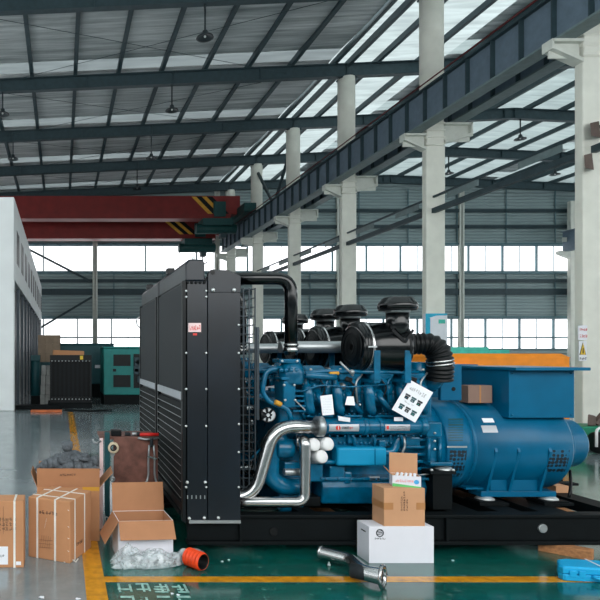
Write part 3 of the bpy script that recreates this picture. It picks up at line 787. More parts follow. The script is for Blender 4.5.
# fan guard of wire mesh
fg = MB()
x0, x1 = xb+.012, gx(255, 4.82)
for yy in (4.82, 5.95):
    for i in range(4):
        xx = x0+(x1-x0)*i/3; fg.bar((xx,yy,gz(497,4.82)), (xx,yy,gz(288,4.82)), .008 if 0 < i < 3 else .016, .008)
    k = 0
    while k < 24:
        z = gz(289+k*9, 4.82); fg.bar((x0,yy,z), (x1,yy,z), .006, .006); k += 1
for k in range(24):
    z = gz(289+k*9, 4.82); fg.bar((x1,4.82,z), (x1,5.95,z), .006, .006)
for i in range(9): fg.bar((x1, 4.82+i*1.13/8, gz(497,4.82)), (x1, 4.82+i*1.13/8, gz(288,4.82)), .006, .006)
f_ = fg.build('fan_guard', M['guard'], gen); f_['label'] = 'grey wire fan guard'
MB().box(gx(256.5,4.85), gx(259.3,4.85), 4.85, 4.88, gz(420,4.85), gz(327,4.85)).build('guard_post', M['guard'], gen)
MB().lathe([(.06,0),(.56,0),(.56,.05),(.06,.05)], (xb+.05, GY, 1.2), (1,0,0), 32).build('fan_shroud', M['black'], gen)

# --- coolant pipes
yp = 4.84
t_ = MB().tube(fillet([P(229,278.5,yp), P(291,278.5,yp), P(291,355,yp)], .13, 8), .052, 20).build('top_coolant_pipe', M['gloss_black'], gen)
MB().lathe([(.054,0),(.062,.004),(.062,.035),(.054,.04)], P(291,352,yp), (0,0,1), 20).build('pipe_clamp', M['steel'], gen)
MB().lathe([(.054,0),(.06,.004),(.06,.015),(.054,.02)], P(291,346,yp), (0,0,1), 20).build('pipe_clamp', M['steel'], gen)
yp = 4.80
MB().tube(fillet([P(319,426.5,yp), P(274,426.5,yp), P(254,497,yp+.02), P(212,497,yp+.05)], .17, 10), [.057-.008*k/23 for k in range(24)], 20).build('steel_coolant_pipe', M['steel'], gen)
MB().tube(fillet([P(297,440,yp+.1), P(305,440,yp), P(305,502,yp), P(222,502,yp)], .085, 8), .045, 20).build('steel_coolant_pipe', M['steel'], gen)
MB().lathe([(.04,0),(.052,.004),(.052,.03),(.04,.034)], P(300,440.5,yp+.06), (-1,.3,0), 20).build('pipe_clamp', M['steel'], gen)
MB().lathe([(.07,0),(.085,.004),(.085,.05),(.07,.055)], P(316,426.5,yp), (1,0,0), 20).build('pipe_clamp', M['alu'], gen)

# --- engine
YE1 = 4.98
xl, xr = gx(300,YE1), gx(432,YE1)
eng = MB().box(gx(292,5.05), gx(436,5.05), 5.10, 5.75, gz(482,5.05), gz(395,5.05)).build('engine_block', M['blue'], gen, .02)
# sump
MB().prism([(4.97,.50),(5.0,.56),(5.8,.56),(5.83,.50),(5.8,ZT+.02),(5.0,ZT+.02)], 'x', gx(323,4.97), gx(428,4.97)).build('sump', M['blue'], eng, .02)
MB().box(gx(321,4.96), gx(431,4.96), 4.955, 5.85, .56, .585).build('sump_flange', M['blue'], eng, .004)
for i in range(9): bolt((gx(326+i*12.5,4.955), 4.955, .573), (0,-1,0), .010, 'sump_bolt', eng, M['blue'])
for pa, pb, ya_, yb_ in ((303,323,452,482), (345,352,472,484), (330,345,466,482)):
    MB().box(gx(pa,4.97), gx(pb,4.97), 4.97, 5.1, gz(yb_,4.97), gz(ya_,4.97)).build('block_boss', M['blue'], eng, .012)
MB().box(gx(369,4.965), gx(379,4.965), 4.955, 4.968, gz(480,4.965), gz(476.3,4.965)).build('data_plate', M['plate'], eng)
# lower crankcase right, ribs and pipes
for i in range(6):
    zz = gz(440+i*7.2, 5.0); MB().box(gx(404,5.0), gx(430,5.0), 5.0, 5.08, zz-.012, zz+.012).build('crankcase_rib', M['blue'], eng, .005)
MB().tube(fillet([P(372,452,4.98), P(394,452,4.98), P(398,438,4.98), P(404,436,4.98)], .06), .035, 12).build('oil_pipe', M['blue'], eng)
MB().tube(fillet([P(404,437,4.92), P(405,446,4.92), P(401,456,4.92)], .02), .009, 8).build('dipstick_tube', M['alu'], eng)
MB().tube([P(418,475,4.95), P(440,473,4.95)], .006, 6).build('wire', M['alu'], eng)
# gallery with knobs below the manifold
MB().box(gx(318,5.0), gx(420,5.0), 4.99, 5.1, gz(446,5.0), gz(437,5.0)).build('tappet_gallery', M['blue'], eng, .012)
for i in range(13): MB().ball(P(340+i*4.2, 443, 4.985), .016, n=8).build('gallery_knob', M['blue'], eng)
# long manifold with collars and labels
ym = 4.90
man = MB().cyl(P(318,426.3,ym), P(424,426.3,ym), .066, n=28).build('coolant_manifold', M['blue'], eng)
for a, b in ((318,324), (361,366), (376,380.5), (418,424.5)): MB().cyl(P(a,426.3,ym), P(b,426.3,ym), .076, n=28).build('manifold_collar', M['blue'], man)
yl = ym-.0675
def plate_on_tube(pa, pb, ya_, yb_, name, m, par):
    rs = MB(); zc = gz(426.3, ym); n = 6
    for i in range(n):
        def q(k):
            zz = gz(yb_,yl)+(gz(ya_,yl)-gz(yb_,yl))*k/n - zc; return ym-math.sqrt(max(.069**2-zz*zz, 0)), zc+zz
        y1, z1 = q(i); y2, z2 = q(i+1)
        rs.slab([(gx(pa,yl),y1,z1), (gx(pb,yl),y1,z1), (gx(pb,yl),y2,z2), (gx(pa,yl),y2,z2)], .0015)
    return rs.build(name, m, par)
def yl_at(py):
    zz = gz(py, yl) - gz(426.3, ym); return ym-math.sqrt(max(.071**2-zz*zz, 1e-5))
lp = plate_on_tube(329.3, 359, 424.4, 431.3, 'maker_plate', M['plate'], man)
ye = ym-.0725
MB().cyl((gx(338.3,ye), ye+.003, gz(427.9,ye)), (gx(338.3,ye), ye-.0006, gz(427.9,ye)), .020, n=24).build('emblem', M['red_ink'], lp)
MB().box(gx(338.0,ye), gx(338.7,ye), ye-.002, ye-.0012, gz(429.8,ye), gz(426,ye)).build('emblem_bar', M['pink'], lp)
g = MB(); glyphs(g, (gx(342.2,ye), ye, gz(429.1,ye)), (1,0,0), (0,0,1), 5, .022, .0105, .0008, 21, 6); g.build('maker_lettering', M['ink'], lp)
g = MB(); glyphs(g, (gx(349.8,ye), ye, gz(429.1,ye)), (1,0,0), (0,0,1), 2, .022, .0105, .0008, 22, 6); g.build('maker_lettering', M['red_ink'], lp)
lp = plate_on_tube(385.3, 410, 424.6, 430.6, 'rating_plate', M['plate'], man)
MB().box(gx(386.6,ye), gx(389,ye), ye, ye+.001, gz(429.3,ye), gz(425.8,ye)).build('emblem', M['red_ink'], lp)
for r_ in range(3):
    g = MB(); glyphs(g, (gx(390.5,ye), ye, gz(427+r_*1.6,ye)), (1,0,0), (0,0,1), 14, .009, .0105, .0008, 30+r_, 4); g.build('rating_print', M['ink'], lp)
# loose white tags
def tagcard(name, pts, Y, m=M['paper'], par=None):
    return MB().slab([P(a,b,Y+c) for a,b,c in pts], .002).build(name, m, par or eng)
lbl = tagcard('paper_tag', [(322.5,415.5,0), (334,414.5,0), (332,394.5,.06), (320,396,.06)], 4.83)
g = MB()
for r_ in range(6): glyphs(g, P(323,412.5-r_*2.6,4.827+.008*r_), (1,0,0), (0,-.25,1), 5, .006, .013, .0008, 40+r_, 2)
g.build('tag_print', M['pallet_grey'], lbl)
tagcard('paper_tag', [(345,405,0), (355,405.5,0), (353.5,396.5,.03), (347,396.5,.03)], 4.85)
tagcard('paper_tag', [(338.5,420.5,0), (350,422,0), (350,417.8,.0), (338,416,.0)], 4.825)
tagcard('paper_tag', [(394,421,0), (403,421,0), (403,417.2,.0), (394,417.2,.0)], 4.825)
# instruction card
yc = 4.78
c4 = [P(391.7,409.5,yc), P(415,422.7,yc), P(433,392.5,yc+.05), P(409.5,379.6,yc+.05)]
ic = MB().slab([c4[0], c4[1], c4[2], c4[3]], .003).build('instruction_card', M['paper'], eng)
U, V = c4[1]-c4[0], c4[3]-c4[0]
NN = U.cross(V).normalized()*.0045
if NN.y > 0: NN = -NN
def cq(mb, u0, u1, v0, v1):
    q = [c4[0]+U*a+V*b+NN for a,b in ((u0,v0),(u1,v0),(u1,v1),(u0,v1))]; mb.slab(q, .0006)
for j, v0 in enumerate((.13, .46)):
    for i in range(3):
        m_ = MB(); u0 = .14+i*.26
        cq(m_, u0, u0+.20, v0+.10, v0+.15); cq(m_, u0+.02, u0+.17, v0, v0+.09)
        m_.build('card_picture', M['ink' if (i+j) % 2 else 'teal_dark'], ic)
        m_ = MB(); cq(m_, u0+.06, u0+.12, v0+.02, v0+.05); m_.build('card_picture_detail', M[('cyan','paper','teal_light')[i]], ic)
g = MB(); glyphs(g, c4[0]+U*.14+V*.74+NN, U, V, 8, .035, .017, .0006, 55, 4); glyphs(g, c4[0]+U*.2+V*.36+NN, U, V, 3, .014, .03, .0006, 56, 3); g.build('card_lettering', M['pallet_grey'], ic)
# light blue cover and white filters
cv = MB().box(gx(337.3,4.9), gx(387.3,4.9), 4.90, 5.02, gz(466.3,4.9), gz(447.3,4.9)).build('oil_cooler_cover', M['cover_blue'], eng, .022, 4)
cv['label'] = 'light blue rounded oil cooler cover'
MB().box(gx(374.6,4.9), gx(375.4,4.9), 4.897, 4.9, gz(465,4.9), gz(448.5,4.9)).build('cover_seam', M['blue'], cv)
for px, py in ((315.3,444.5), (328.9,443.8), (322.8,456.5)):
    c0 = P(px, py, 4.80); d = Vector((-.04, .16, -.035))
    f_ = MB().lathe([(.001,0),(.046,0),(.054,.008),(.055,.02),(.055,.17)], c0, d, 24).build('oil_filter', M['white'], eng); f_['label'] = 'white oil filter canister'
# cylinder heads, valve covers, runners, small hardware
for i, px in enumerate((316, 345, 376, 408)):
    h0 = P(px, 392, 5.02)
    hd = MB().obox(h0+Vector((0,.10,.03)), (.235,.26,.26), Matrix.Rotation(.35, 3, 'X')).build('cylinder_head', M['blue'], eng, .03, 3)
    MB().obox(h0+Vector((0,.0,.165)), (.20,.22,.07), Matrix.Rotation(.35, 3, 'X')).build('valve_cover', M['blue'], hd, .025, 3)
    for s in (-.08, .08): bolt(h0+Vector((s,-.08,.19)), (0,-.3,1), .012, 'cover_bolt', hd)
    MB().tube(fillet([h0+Vector((-.11,-.05,.10)), h0+Vector((-.12,-.11,.02)), h0+Vector((-.10,-.10,-.13)), h0+Vector((-.06,-.06,-.18))], .06), [.03]*2+[.042]*12+[.036]*2, 12).build('intake_runner', M['blue'], hd)
    MB().ball(h0+Vector((-.02,-.06,-.03)), .06, (1,.7,1)).build('injector_boss', M['blue'], hd)
    MB().ball(h0+Vector((.075,-.05,.03)), .045, (1,.7,1.3)).build('injector_boss', M['blue'], hd)
    MB().tube(fillet([h0+Vector((.11,-.09,.17)), h0+Vector((.03,-.12,.09)), h0+Vector((.05,-.11,-.10))], .04), .008, 8).build('fuel_line', M['alu' if i % 2 else 'blue'], hd)
    MB().cyl(h0+Vector((.02,-.05,.06)), h0+Vector((.02,-.11,.10)), .022).build('injector', M['blue'], hd)
    MB().tube(fillet([h0+Vector((-.03,-.08,.0)), h0+Vector((-.02,-.13,-.06)), h0+Vector((.09,-.10,-.17))], .05), .022, 10).build('drain_pipe', M['blue'], hd)
for i, px in enumerate((316, 345, 376, 408)):
    h0 = P(px, 392, 5.02)
    for j, (dx, dz) in enumerate(((-.085,-.05), (.06,-.13))):
        fp = MB().obox(h0+Vector((dx,-.055,dz)), (.085,.02,.075)).build('port_flange', M['blue'], eng, .006)
        for a_ in (-1, 1):
            for b_ in (-1, 1): bolt(h0+Vector((dx+a_*.033,-.065,dz+b_*.028)), (0,-1,0), .010, 'flange_bolt', fp, M['zinc'] if (i+j+a_) % 3 == 0 else M['blue'])
    MB().cyl(h0+Vector((.10,-.03,-.18)), h0+Vector((.10,-.03,.10)), .024).build('pushrod_tube', M['blue'], eng)
    MB().cyl(h0+Vector((.135,-.02,-.18)), h0+Vector((.135,-.02,.06)), .018).build('pushrod_tube', M['blue'], eng)
    for k in range(4): MB().lathe([(.024,0),(.032,.004),(.032,.014),(.024,.018)], h0+Vector((.10,-.03,-.16+k*.07)), (0,0,1), 12, cap=False).build('tube_ring', M['blue'], eng)
    MB().obox(h0+Vector((0,-.06,-.2)), (.22,.05,.02)).build('head_flange', M['blue'], eng, .004)
    for k in range(5): bolt(h0+Vector((-.09+k*.045,-.07,-.188)), (0,0,1), .011, 'head_bolt', eng, M['blue'])
    MB().obox(h0+Vector((-.02,-.09,.115)), (.06,.05,.035), Matrix.Rotation(.3,3,'Y')).build('sensor_box', M['rubber' if i % 2 else 'blue'], eng, .005)
    MB().tube(fillet([h0+Vector((-.02,-.11,.115)), h0+Vector((.03,-.12,.05)), h0+Vector((.0,-.11,-.04)), h0+Vector((.04,-.10,-.10))], .05), .006, 8).build('sensor_wire', M['rubber'], eng)
    MB().lathe([(.02,0),(.03,.004),(.03,.02),(.015,.024),(.015,.05),(.002,.052)], h0+Vector((-.06,-.06,.05)), (0,-1,.3), 12).build('union_nut', M['alu' if i == 1 else 'blue'], eng)
for k in range(14): bolt(P(322+k*7.6,435.5,4.88), (0,-.5,-1), .009, 'manifold_bolt', eng, M['blue'])
for px in (352, 372, 400): MB().tube(fillet([P(px,434,4.93), P(px+3,440,4.93), P(px+2,448,4.96)], .03), .014, 10).build('drain_pipe', M['blue'], eng)
rg = MB().tube(fillet([P(288,375,4.9), P(325,371,4.9), P(372,372,4.92), P(418,372,4.92)], .04), .018, 10).build('fuel_rail', M['blue'], eng)
MB().cyl(P(329.5,373.6,4.88), P(338.5,373.2,4.88), .015, n=10).build('rail_tag', M['hazard'], rg)
MB().tube(fillet([P(300,392,4.86), P(320,385,4.86), P(350,387,4.88), P(390,384,4.9)], .05), .007, 8).build('wiring_tube', M['blue'], eng)
MB().tube(fillet([P(340,362,4.86), P(350,372,4.86), P(353,376,4.86)], .02), .009, 8).build('drain_cock', M['alu'], eng)
MB().ball(P(352,372,4.85), .022).build('drain_cock_ball', M['alu'], eng)
# front end of the engine: thermostat housing, pumps, belt gear
th = MB().lathe([(.09,0),(.10,.02),(.105,.10),(.095,.15),(.07,.19),(.058,.21)], P(291,384,4.92), (0,0,1), 20).build('thermostat_housing', M['blue'], eng)
MB().box(gx(279,4.84), gx(300,4.84), 4.83, 5.0, gz(363,4.84), gz(359,4.84)).box(gx(281,4.84), gx(299,4.84), 4.83, 5.0, gz(380,4.84), gz(377,4.84)).build('housing_flange', M['blue'], th, .005)
MB().box(gx(283.5,4.84), gx(296,4.84), 4.84, 5.05, gz(408,4.84), gz(381,4.84)).build('housing_leg', M['blue'], th, .015)
for px in (281, 286, 291, 296): MB().ball(P(px,370,4.83), .022, n=8).build('housing_bulge', M['blue'], th)
for px, py in ((282,361), (297,361), (284,385), (294,385), (285,400), (295,400)): bolt(P(px,py,4.83), (0,-1,0), .010, 'housing_bolt', th)
MB().tube(fillet([P(281,368,4.86), P(266,370,4.86), P(262,392,4.86), P(270,403,4.86), P(288,408,4.86), P(291.5,421,4.86)], .10, 8), .02, 12).build('bypass_hose', M['blue'], eng)
MB().tube([P(275,401.8,4.836), P(281,404.8,4.836)], .0215, 12).build('hose_label', M['hazard'], eng)
MB().tube(fillet([P(305,375,4.88), P(318,376,4.88), P(336,377,4.88)], .05), .028, 12).build('water_pipe', M['blue'], eng)
al = MB().cyl(P(268,415,4.92), P(268,415,5.1), .062, n=18).build('charging_dynamo', M['alu'], eng)
for i in range(7):
    a = i*2*math.pi/7; MB().obox(P(268,415,4.915)+Vector((math.cos(a)*.04, 0, math.sin(a)*.04)), (.018,.012,.05), Matrix.Rotation(-a+1.57, 3, 'Y')).build('dynamo_vent', M['black'], al)
MB().cyl(P(262,415,4.95), P(259,415,4.95), .05).build('pulley', M['black'], eng)
MB().lathe([(.02,0),(.17,0),(.18,.02),(.18,.08),(.02,.08)], P(266,455,5.3), (1,0,0), 28).build('crank_pulley', M['black'], eng)
MB().tube(fillet([P(284,438,4.95), P(271,440,4.95), P(270,478,4.95), P(283,487,4.95), P(300,486,4.98)], .16, 10), .075, 16).build('pump_volute', M['blue'], eng)
MB().cyl(P(275,448,4.93), P(292,448,4.93), .085, n=22).build('water_pump', M['blue'], eng)
MB().box(gx(284,4.9), gx(300,4.9), 4.88, 5.0, gz(472,4.9), gz(462,4.9)).build('pump_bracket', M['blue'], eng, .01)
MB().cyl(P(284,472,4.88), P(299,472,4.88), .03).build('pump_joint', M['alu'], eng)
MB().box(gx(275,5.1), gx(300,5.1), 5.0, 5.7, gz(510,5.1), gz(400,5.1)).build('timing_case', M['blue'], eng, .03)
MB().box(gx(284,5.0), gx(321,5.0), 5.0, 5.6, ZT, gz(497,5.0)).build('front_mount', M['skid'], eng, .01)
MB().tube([P(318,462,4.95), P(338,462,4.95)], .022, 12).build('oil_feed_pipe', M['blue'], eng)
for i in range(5): MB().box(gx(293,4.9), gx(306,4.9), 4.9, 5.02, gz(392+i*5,4.9), gz(390+i*5,4.9)).build('cooling_fin', M['blue'], eng)
MB().bar(P(293,398,4.86), P(305,410,4.86), .008, .008).build('belt_stay', M['alu'], eng)
RR = random.Random(5)
for i in range(40):
    px = RR.uniform(258, 428); py = RR.uniform(376, 468)
    if 320 < px < 428 and 408 < py < 438: continue
    if 335 < px < 390 and py > 444: continue
    if 300 < px < 335 and 436 < py < 466: continue
    yy = 4.97+RR.uniform(0, .08)
    k = RR.random()
    if k < .4: bolt(P(px,py,yy-.02), (0,-1,0), RR.uniform(.010,.016), 'bolt', eng, M['zinc'] if RR.random() < .25 else M['blue'])
    elif k < .75:
        d = Vector((RR.uniform(-.12,.12), -.02, RR.uniform(-.12,.12))); MB().tube(fillet([P(px,py,yy), P(px,py,yy-.06)+d*.5, P(px,py,yy)+d], .04), RR.uniform(.009,.02), 8).build('small_pipe', M['blue'], eng)
    else: MB().obox(P(px,py,yy), (RR.uniform(.03,.08), .08, RR.uniform(.03,.08))).build('small_cover', M['blue'], eng, .01)

# --- air cleaners (one over each bank)
def air_cleaner(Y, lab):
    D = lambda a, b: P(a, b, 4.99) + Vector((0, Y-4.99, 0))
    xL, zc = 2.49, gz(347, 4.99)
    r = .214
    body = MB().lathe([(r*.3,.0),(r*.82,.0),(r*.97,.015),(r,.03),(r,.078),(r*.99,.082),(r*.99,.355),(r*1.03,.36),(r*1.03,.405),(r*.9,.425),(r*.45,.45)], (xL, Y, zc), (1,0,0), 40).build('air_cleaner', M['gloss_black'], gen)
    body['label'] = lab
    MB().lathe([(.03,0),(r*.25,-.008),(r*.5,-.006),(r*.8,-.004),(r*.82,.004)], (xL, Y, zc), (1,0,0), 32).build('end_cover', M['rubber'], body)
    for rr in (.3, .55, .78): MB().lathe([(r*rr-.006,-.004),(r*rr,-.012),(r*rr+.006,-.004)], (xL, Y, zc), (1,0,0), 32, cap=False).build('cover_ring', M['black'], body)
    MB().lathe([(r*1.0,.076),(r*1.02,.079),(r*1.02,.093),(r*1.0,.096)], (xL, Y, zc), (1,0,0), 40, cap=False).build('clamp_band', M['steel'], body)
    for s in (.03, .052): MB().lathe([(r*1.0,s),(r*1.015,s+.006),(r*1.0,s+.012)], (xL, Y, zc), (1,0,0), 40, cap=False).build('cover_rib', M['black'], body)
    MB().bar((xL+.03, Y-r*1.0, zc), (xL+.10, Y-r*1.03, zc), .008, .012).build('latch', M['alu'], body)
    MB().lathe([(r*1.04,.372),(r*1.06,.376),(r*1.06,.388),(r*1.04,.392)], (xL, Y, zc), (1,0,0), 40, cap=False).build('clamp_band', M['black'], body)
    yn = 4.87; xc = gx(397.5, yn); z1 = gz(310.5, yn); yn += Y-4.99
    MB().lathe([(.004, zc+.03), (.088, zc+.13), (.088, z1+.03)], (xc, yn, 0), (0,0,1), 28).build('intake_neck', M['gloss_black'], body)
    for s in (-1, 1): MB().bar((xc, yn-.105, zc+.04), (xc+s*.085, yn-.08, zc+.14), .008, .02).build('neck_gusset', M['black'], body)
    MB().lathe([(.088,-.01),(.094,-.006),(.094,.012),(.088,.016)], (xc, yn, z1-.01), (0,0,1), 28, cap=False).build('clamp_band', M['alu'], body)
    cp = MB().lathe([(.09,.0),(.144,.0),(.150,.005),(.151,.038),(.146,.046),(.118,.088),(.10,.098),(.06,.103),(.001,.104)], (xc, yn, z1+.012), (0,0,1), 40).build('rain_cap', M['gloss_black'], body)
    MB().lathe([(.09,0),(.143,0),(.143,-.01),(.09,-.01)], (xc, yn, z1+.01), (0,0,1), 32, cap=False).build('cap_screen', M['black'], cp)
    for dx in (.105, .36):
        MB().box(xL+dx-.026, xL+dx+.026, Y-r*1.02, Y-r*1.02+.012, zc-.28, zc-.03).box(xL+dx-.026, xL+dx+.026, Y-r*1.0, Y+r*.8, zc-.30, zc-.27).box(xL+dx-.026, xL+dx+.026, Y+r*.8, Y+r*.8+.012, zc-.30, zc-.1).build('support_strap', M['blue'], body, .004)
    return body, xL, zc
a1, xL, zc = air_cleaner(4.99, 'front black air cleaner with mushroom cap')
a2, _, _ = air_cleaner(5.79, 'rear black air cleaner with mushroom cap')
# corrugated hose
pts = fillet([P(413,344,4.97), P(429,343.5,4.94), P(438,350,4.92), P(440.5,364,4.92), P(439,380,4.95)], .14, 9)
ps, rs_ = [], []
for i in range(len(pts)-1):
    n = max(2, int((pts[i+1]-pts[i]).length/.006))
    for k in range(n): ps.append(pts[i].lerp(pts[i+1], k/n))
s_ = 0
for i, p in enumerate(ps):
    if i: s_ += (p-ps[i-1]).length
    rs_.append(.086+.016*i/len(ps)+.006*math.sin(s_*2*math.pi/.034))
hz = MB().tube(ps, rs_, 24).build('corrugated_hose', M['rubber'], gen); hz['label'] = 'black corrugated air hose'
hp = ps[int(len(ps)*.68)]; hd_ = (ps[int(len(ps)*.70)]-hp).normalized()
for s in (0, .03): MB().lathe([(.100,0),(.104,.002),(.104,.014),(.100,.016)], hp+hd_*s, hd_, 24, cap=False).build('hose_clamp', M['steel'], hz)
MB().lathe([(.05,0),(.10,.02),(.12,.05),(.12,.10),(.09,.15),(.05,.17)], P(421,378,5.06), (1,.15,0), 28).build('turbocharger', M['blue'], gen)
MB().cyl(P(418,362,5.05), P(418,410,5.05), .07).build('turbo_pedestal', M['blue'], gen)
MB().box(gx(437,5.2), gx(458,5.2), 5.15, 5.19, gz(400,5.2), gz(364.5,5.2)).build('end_plate', M['blue2'], gen, .006)
MB().cyl((gx(453.5,5.15), 5.16, gz(389,5.15)), (gx(453.5,5.15), 5.145, gz(389,5.15)), .018).build('plate_hole', M['rubber'], gen)
for k, yy in enumerate((5.35, 5.55)): MB().cyl((gx(290,5.3), yy, gz(347,5.3)), (gx(418,5.3), yy, gz(347,5.3)), .055).build('exhaust_manifold', M['alu'], gen)

# --- alternator
AZ = .815; AR = .405; AY = 5.40
alt = MB().lathe([(.2,0),(AR,.0),(AR,.85),(AR-.01,.865),(AR-.035,.89),(AR-.06,.905),(.2,.905)], (gx(470,5.05), AY, AZ), (1,0,0), 64).build('alternator', M['blue2'], gen)
XA0 = gx(470,5.05)
MB().lathe([(.2,0),(AR+.0,0),(AR+.018,.012),(AR+.018,.18),(AR+.006,.2),(AR,.245),(.2,.245)], (XA0-.245, AY, AZ), (1,0,0), 64).build('fan_housing', M['blue2'], alt)
MB().lathe([(.2,0),(AR-.02,0),(AR-.0,.01),(AR-.0,.16),(.2,.16)], (XA0-.40, AY, AZ), (1,0,0), 64).build('flywheel_housing', M['blue2'], alt)
MB().lathe([(.2,0),(AR-.09,.0),(AR-.09,.05),(AR-.10,.06),(.24,.07),(.225,.09),(.22,.25),(.195,.28),(.001,.28)], (XA0+.90, AY, AZ), (1,0,0), 48).build('end_bell', M['blue2'], alt)
for i in range(12):
    a = i*math.pi/6; bolt((XA0+.958, AY+math.cos(a)*.275, AZ+math.sin(a)*.275), (1,0,0), .012, 'bell_bolt', alt)
MB().lathe([(AR+.001,0),(AR+.006,.004),(AR+.006,.02),(AR+.001,.024)], (XA0+.006, AY, AZ), (1,0,0), 64, cap=False).build('body_rim', M['blue2'], alt)
def patch(px0, px1, py0, py1, r, name, m, cols=0):
    mb = MB(); n = 10
    def ang(py):                                   # angle on the near side of the drum met by the sight line
        tz = -(py-CY)/F; best = None
        for k in range(181):
            a = math.radians(-90+k); y = AY-r*math.cos(a); z = AZ+r*math.sin(a)
            e = abs((z-H)/y-tz)
            if best is None or e < best[0]: best = (e, a)
        return best[1]
    a0, a1 = ang(py1), ang(py0)
    for i in range(n):
        q = []
        for a, px in ((a0+(a1-a0)*i/n, px0), (a0+(a1-a0)*i/n, px1), (a0+(a1-a0)*(i+1)/n, px1), (a0+(a1-a0)*(i+1)/n, px0)):
            y = AY-r*math.cos(a); q.append((gx(px, AY-r*math.cos((a0+a1)/2)), y, AZ+r*math.sin(a)))
        mb.slab(q, .002)
    return mb.build(name, m, alt)
patch(448.5, 465, 450, 476, AR+.0205, 'vent_mesh', M['holes'])
patch(548.5, 568, 450, 472, AR+.0025, 'vent_mesh', M['holes'])
for i in range(9): patch(448.5, 463, 419+i*2.6, 420.2+i*2.6, AR+.0195, 'vent_slot', M['teal_dark'])
patch(447, 467, 446, 447.6, AR+.020, 'vent_rail', M['alu'])
np_ = patch(482, 497, 425.5, 432.6, AR+.003, 'name_plate', M['plate']); np_['label'] = 'silver name plate'
np2 = patch(482.5, 493.5, 418, 422.8, AR+.003, 'name_plate', M['paper']); np2['label'] = 'white name plate'
# terminal box
ty = 5.02
MB().box(gx(509,ty), gx(574.5,ty), ty, ty+.62, gz(418,ty), gz(370,ty)).build('terminal_box', M['blue2'], alt, .006)
MB().box(gx(502,5.12), gx(509,5.12), 5.12, 5.55, gz(412,5.12), gz(372,5.12)).build('box_flange', M['blue2'], alt, .006)
tl = MB().box(gx(516,4.92), gx(591,4.92), 4.92, 5.70, gz(370.6,4.92), gz(367.5,4.92)).build('box_lid', M['blue2'], alt, .004)
for px, py in ((512,373), (571,373), (512,415), (571,415)): bolt(P(px,py,ty), (0,-1,0), .008, 'box_screw', alt, M['blue2'])
MB().box(gx(474,5.5), gx(512,5.5), 5.2, 5.7, AZ+AR*.8, gz(370,5.5)).build('outlet_box', M['blue2'], alt, .006)
# feet
fy = 5.09
MB().box(gx(481,fy), gx(556.5,fy), fy, fy+.16, gz(497,fy), gz(491.5,fy)).build('foot_rail', M['blue2'], alt, .004)
MB().box(gx(481,fy), gx(556.5,fy), 2*AY-fy-.16, 2*AY-fy, gz(497,fy), gz(491.5,fy)).build('foot_rail', M['blue2'], alt, .004)
MB().box(gx(492,fy), gx(543,fy), fy+.02, fy+.2, gz(491.5,fy), gz(478,fy)).build('foot_web', M['blue2'], alt, .004)
for px in (491, 513.5, 544.5):
    zf = gz(492,fy)
    MB().prism([(fy+.0, zf), (fy-.005, zf+.03), (4.98, .80), (4.995, .835), (5.06, .80), (5.3, .58), (5.3, zf)], 'x', gx(px,5.05)-.012, gx(px,5.05)+.012).build('foot_rib', M['blue2'], alt, .003)
def mount(px, py, Y, z0):
    c = P(px, py, Y)
    MB().box(c.x-.11, c.x+.11, Y-.05, Y+.12, z0, z0+.012).build('mount_plate', M['skid'], alt)
    MB().lathe([(.075,0),(.07,.012),(.045,.03),(.03,.032)], (c.x, Y+.04, z0+.012), (0,0,1), 20).build('isolator', M['zinc'], alt)
    bolt((c.x, Y+.04, z0+.05), (0,0,1), .022, 'mount_bolt', alt)
for px in (488, 552):
    MB().box(gx(px-13,fy), gx(px+16,fy), fy-.06, fy+.14, ZT, gz(501.5,fy)).build('mount_pad', M['skid'], alt)
    mount(px, 500, fy, gz(501.5,fy))
MB().box(gx(466,5.12), gx(487,5.12), 5.12, 5.3, gz(489.5,5.12), gz(487.5,5.12)).build('foot_tab', M['blue2'], alt)
MB().tube(fillet([P(570,470,5.3), P(571,486,5.25), P(569,497,5.2)], .05), .012, 8).build('cable', M['rubber'], alt)
# flywheel bracket, isolator and pedestal
by = 4.96
br = MB().box(gx(427,by), gx(442,by), by, by+.2, gz(437,by), gz(422.5,by)).build('mount_bracket', M['blue'], alt, .008)
MB().prism([(gx(428,by),gz(437,by)), (gx(441,by),gz(437,by)), (gx(440.5,by),gz(465,by)), (gx(428,by),gz(465,by))], 'y', by+.02, by+.16).build('bracket_web', M['blue'], br, .008)
for px in (429, 440): MB().tube([P(px,438,by), P(px-.5,464,by)], .014, 8).build('bracket_rib', M['blue'], br)
MB().box(gx(430.5,4.9), gx(453,4.9), 4.90, 5.06, gz(466,4.9), gz(462.5,4.9)).build('bracket_foot', M['blue'], br, .006)
MB().lathe([(.07,0),(.075,.01),(.06,.03),(.045,.035)], (gx(443.5,4.97), 4.97, gz(471,4.95)), (0,0,1), 20).build('isolator', M['zinc'], br)
MB().box(gx(430,4.88), gx(455,4.88), 4.87, 5.08, gz(474,4.88), gz(471,4.88)).build('mount_plate', M['black'], br)
for px in (431.5, 453): bolt(P(px,471,4.89), (0,0,1), .014, 'mount_bolt', br)
for py in (433, 441, 449): bolt(P(434.5,py,by), (0,-1,0), .010, 'bracket_bolt', br)
MB().box(gx(433,4.9), gx(452.5,4.9), 4.9, 5.06, ZT, gz(473.5,4.9)).build('pedestal', M['skid'], br, .004)

gen2 = copy_tree(gen)
gen2.location = (2.9, GY+1.335, 0)
gen2['label'] = 'farther diesel generating set behind the nearer one, mostly hidden except radiator and air caps'

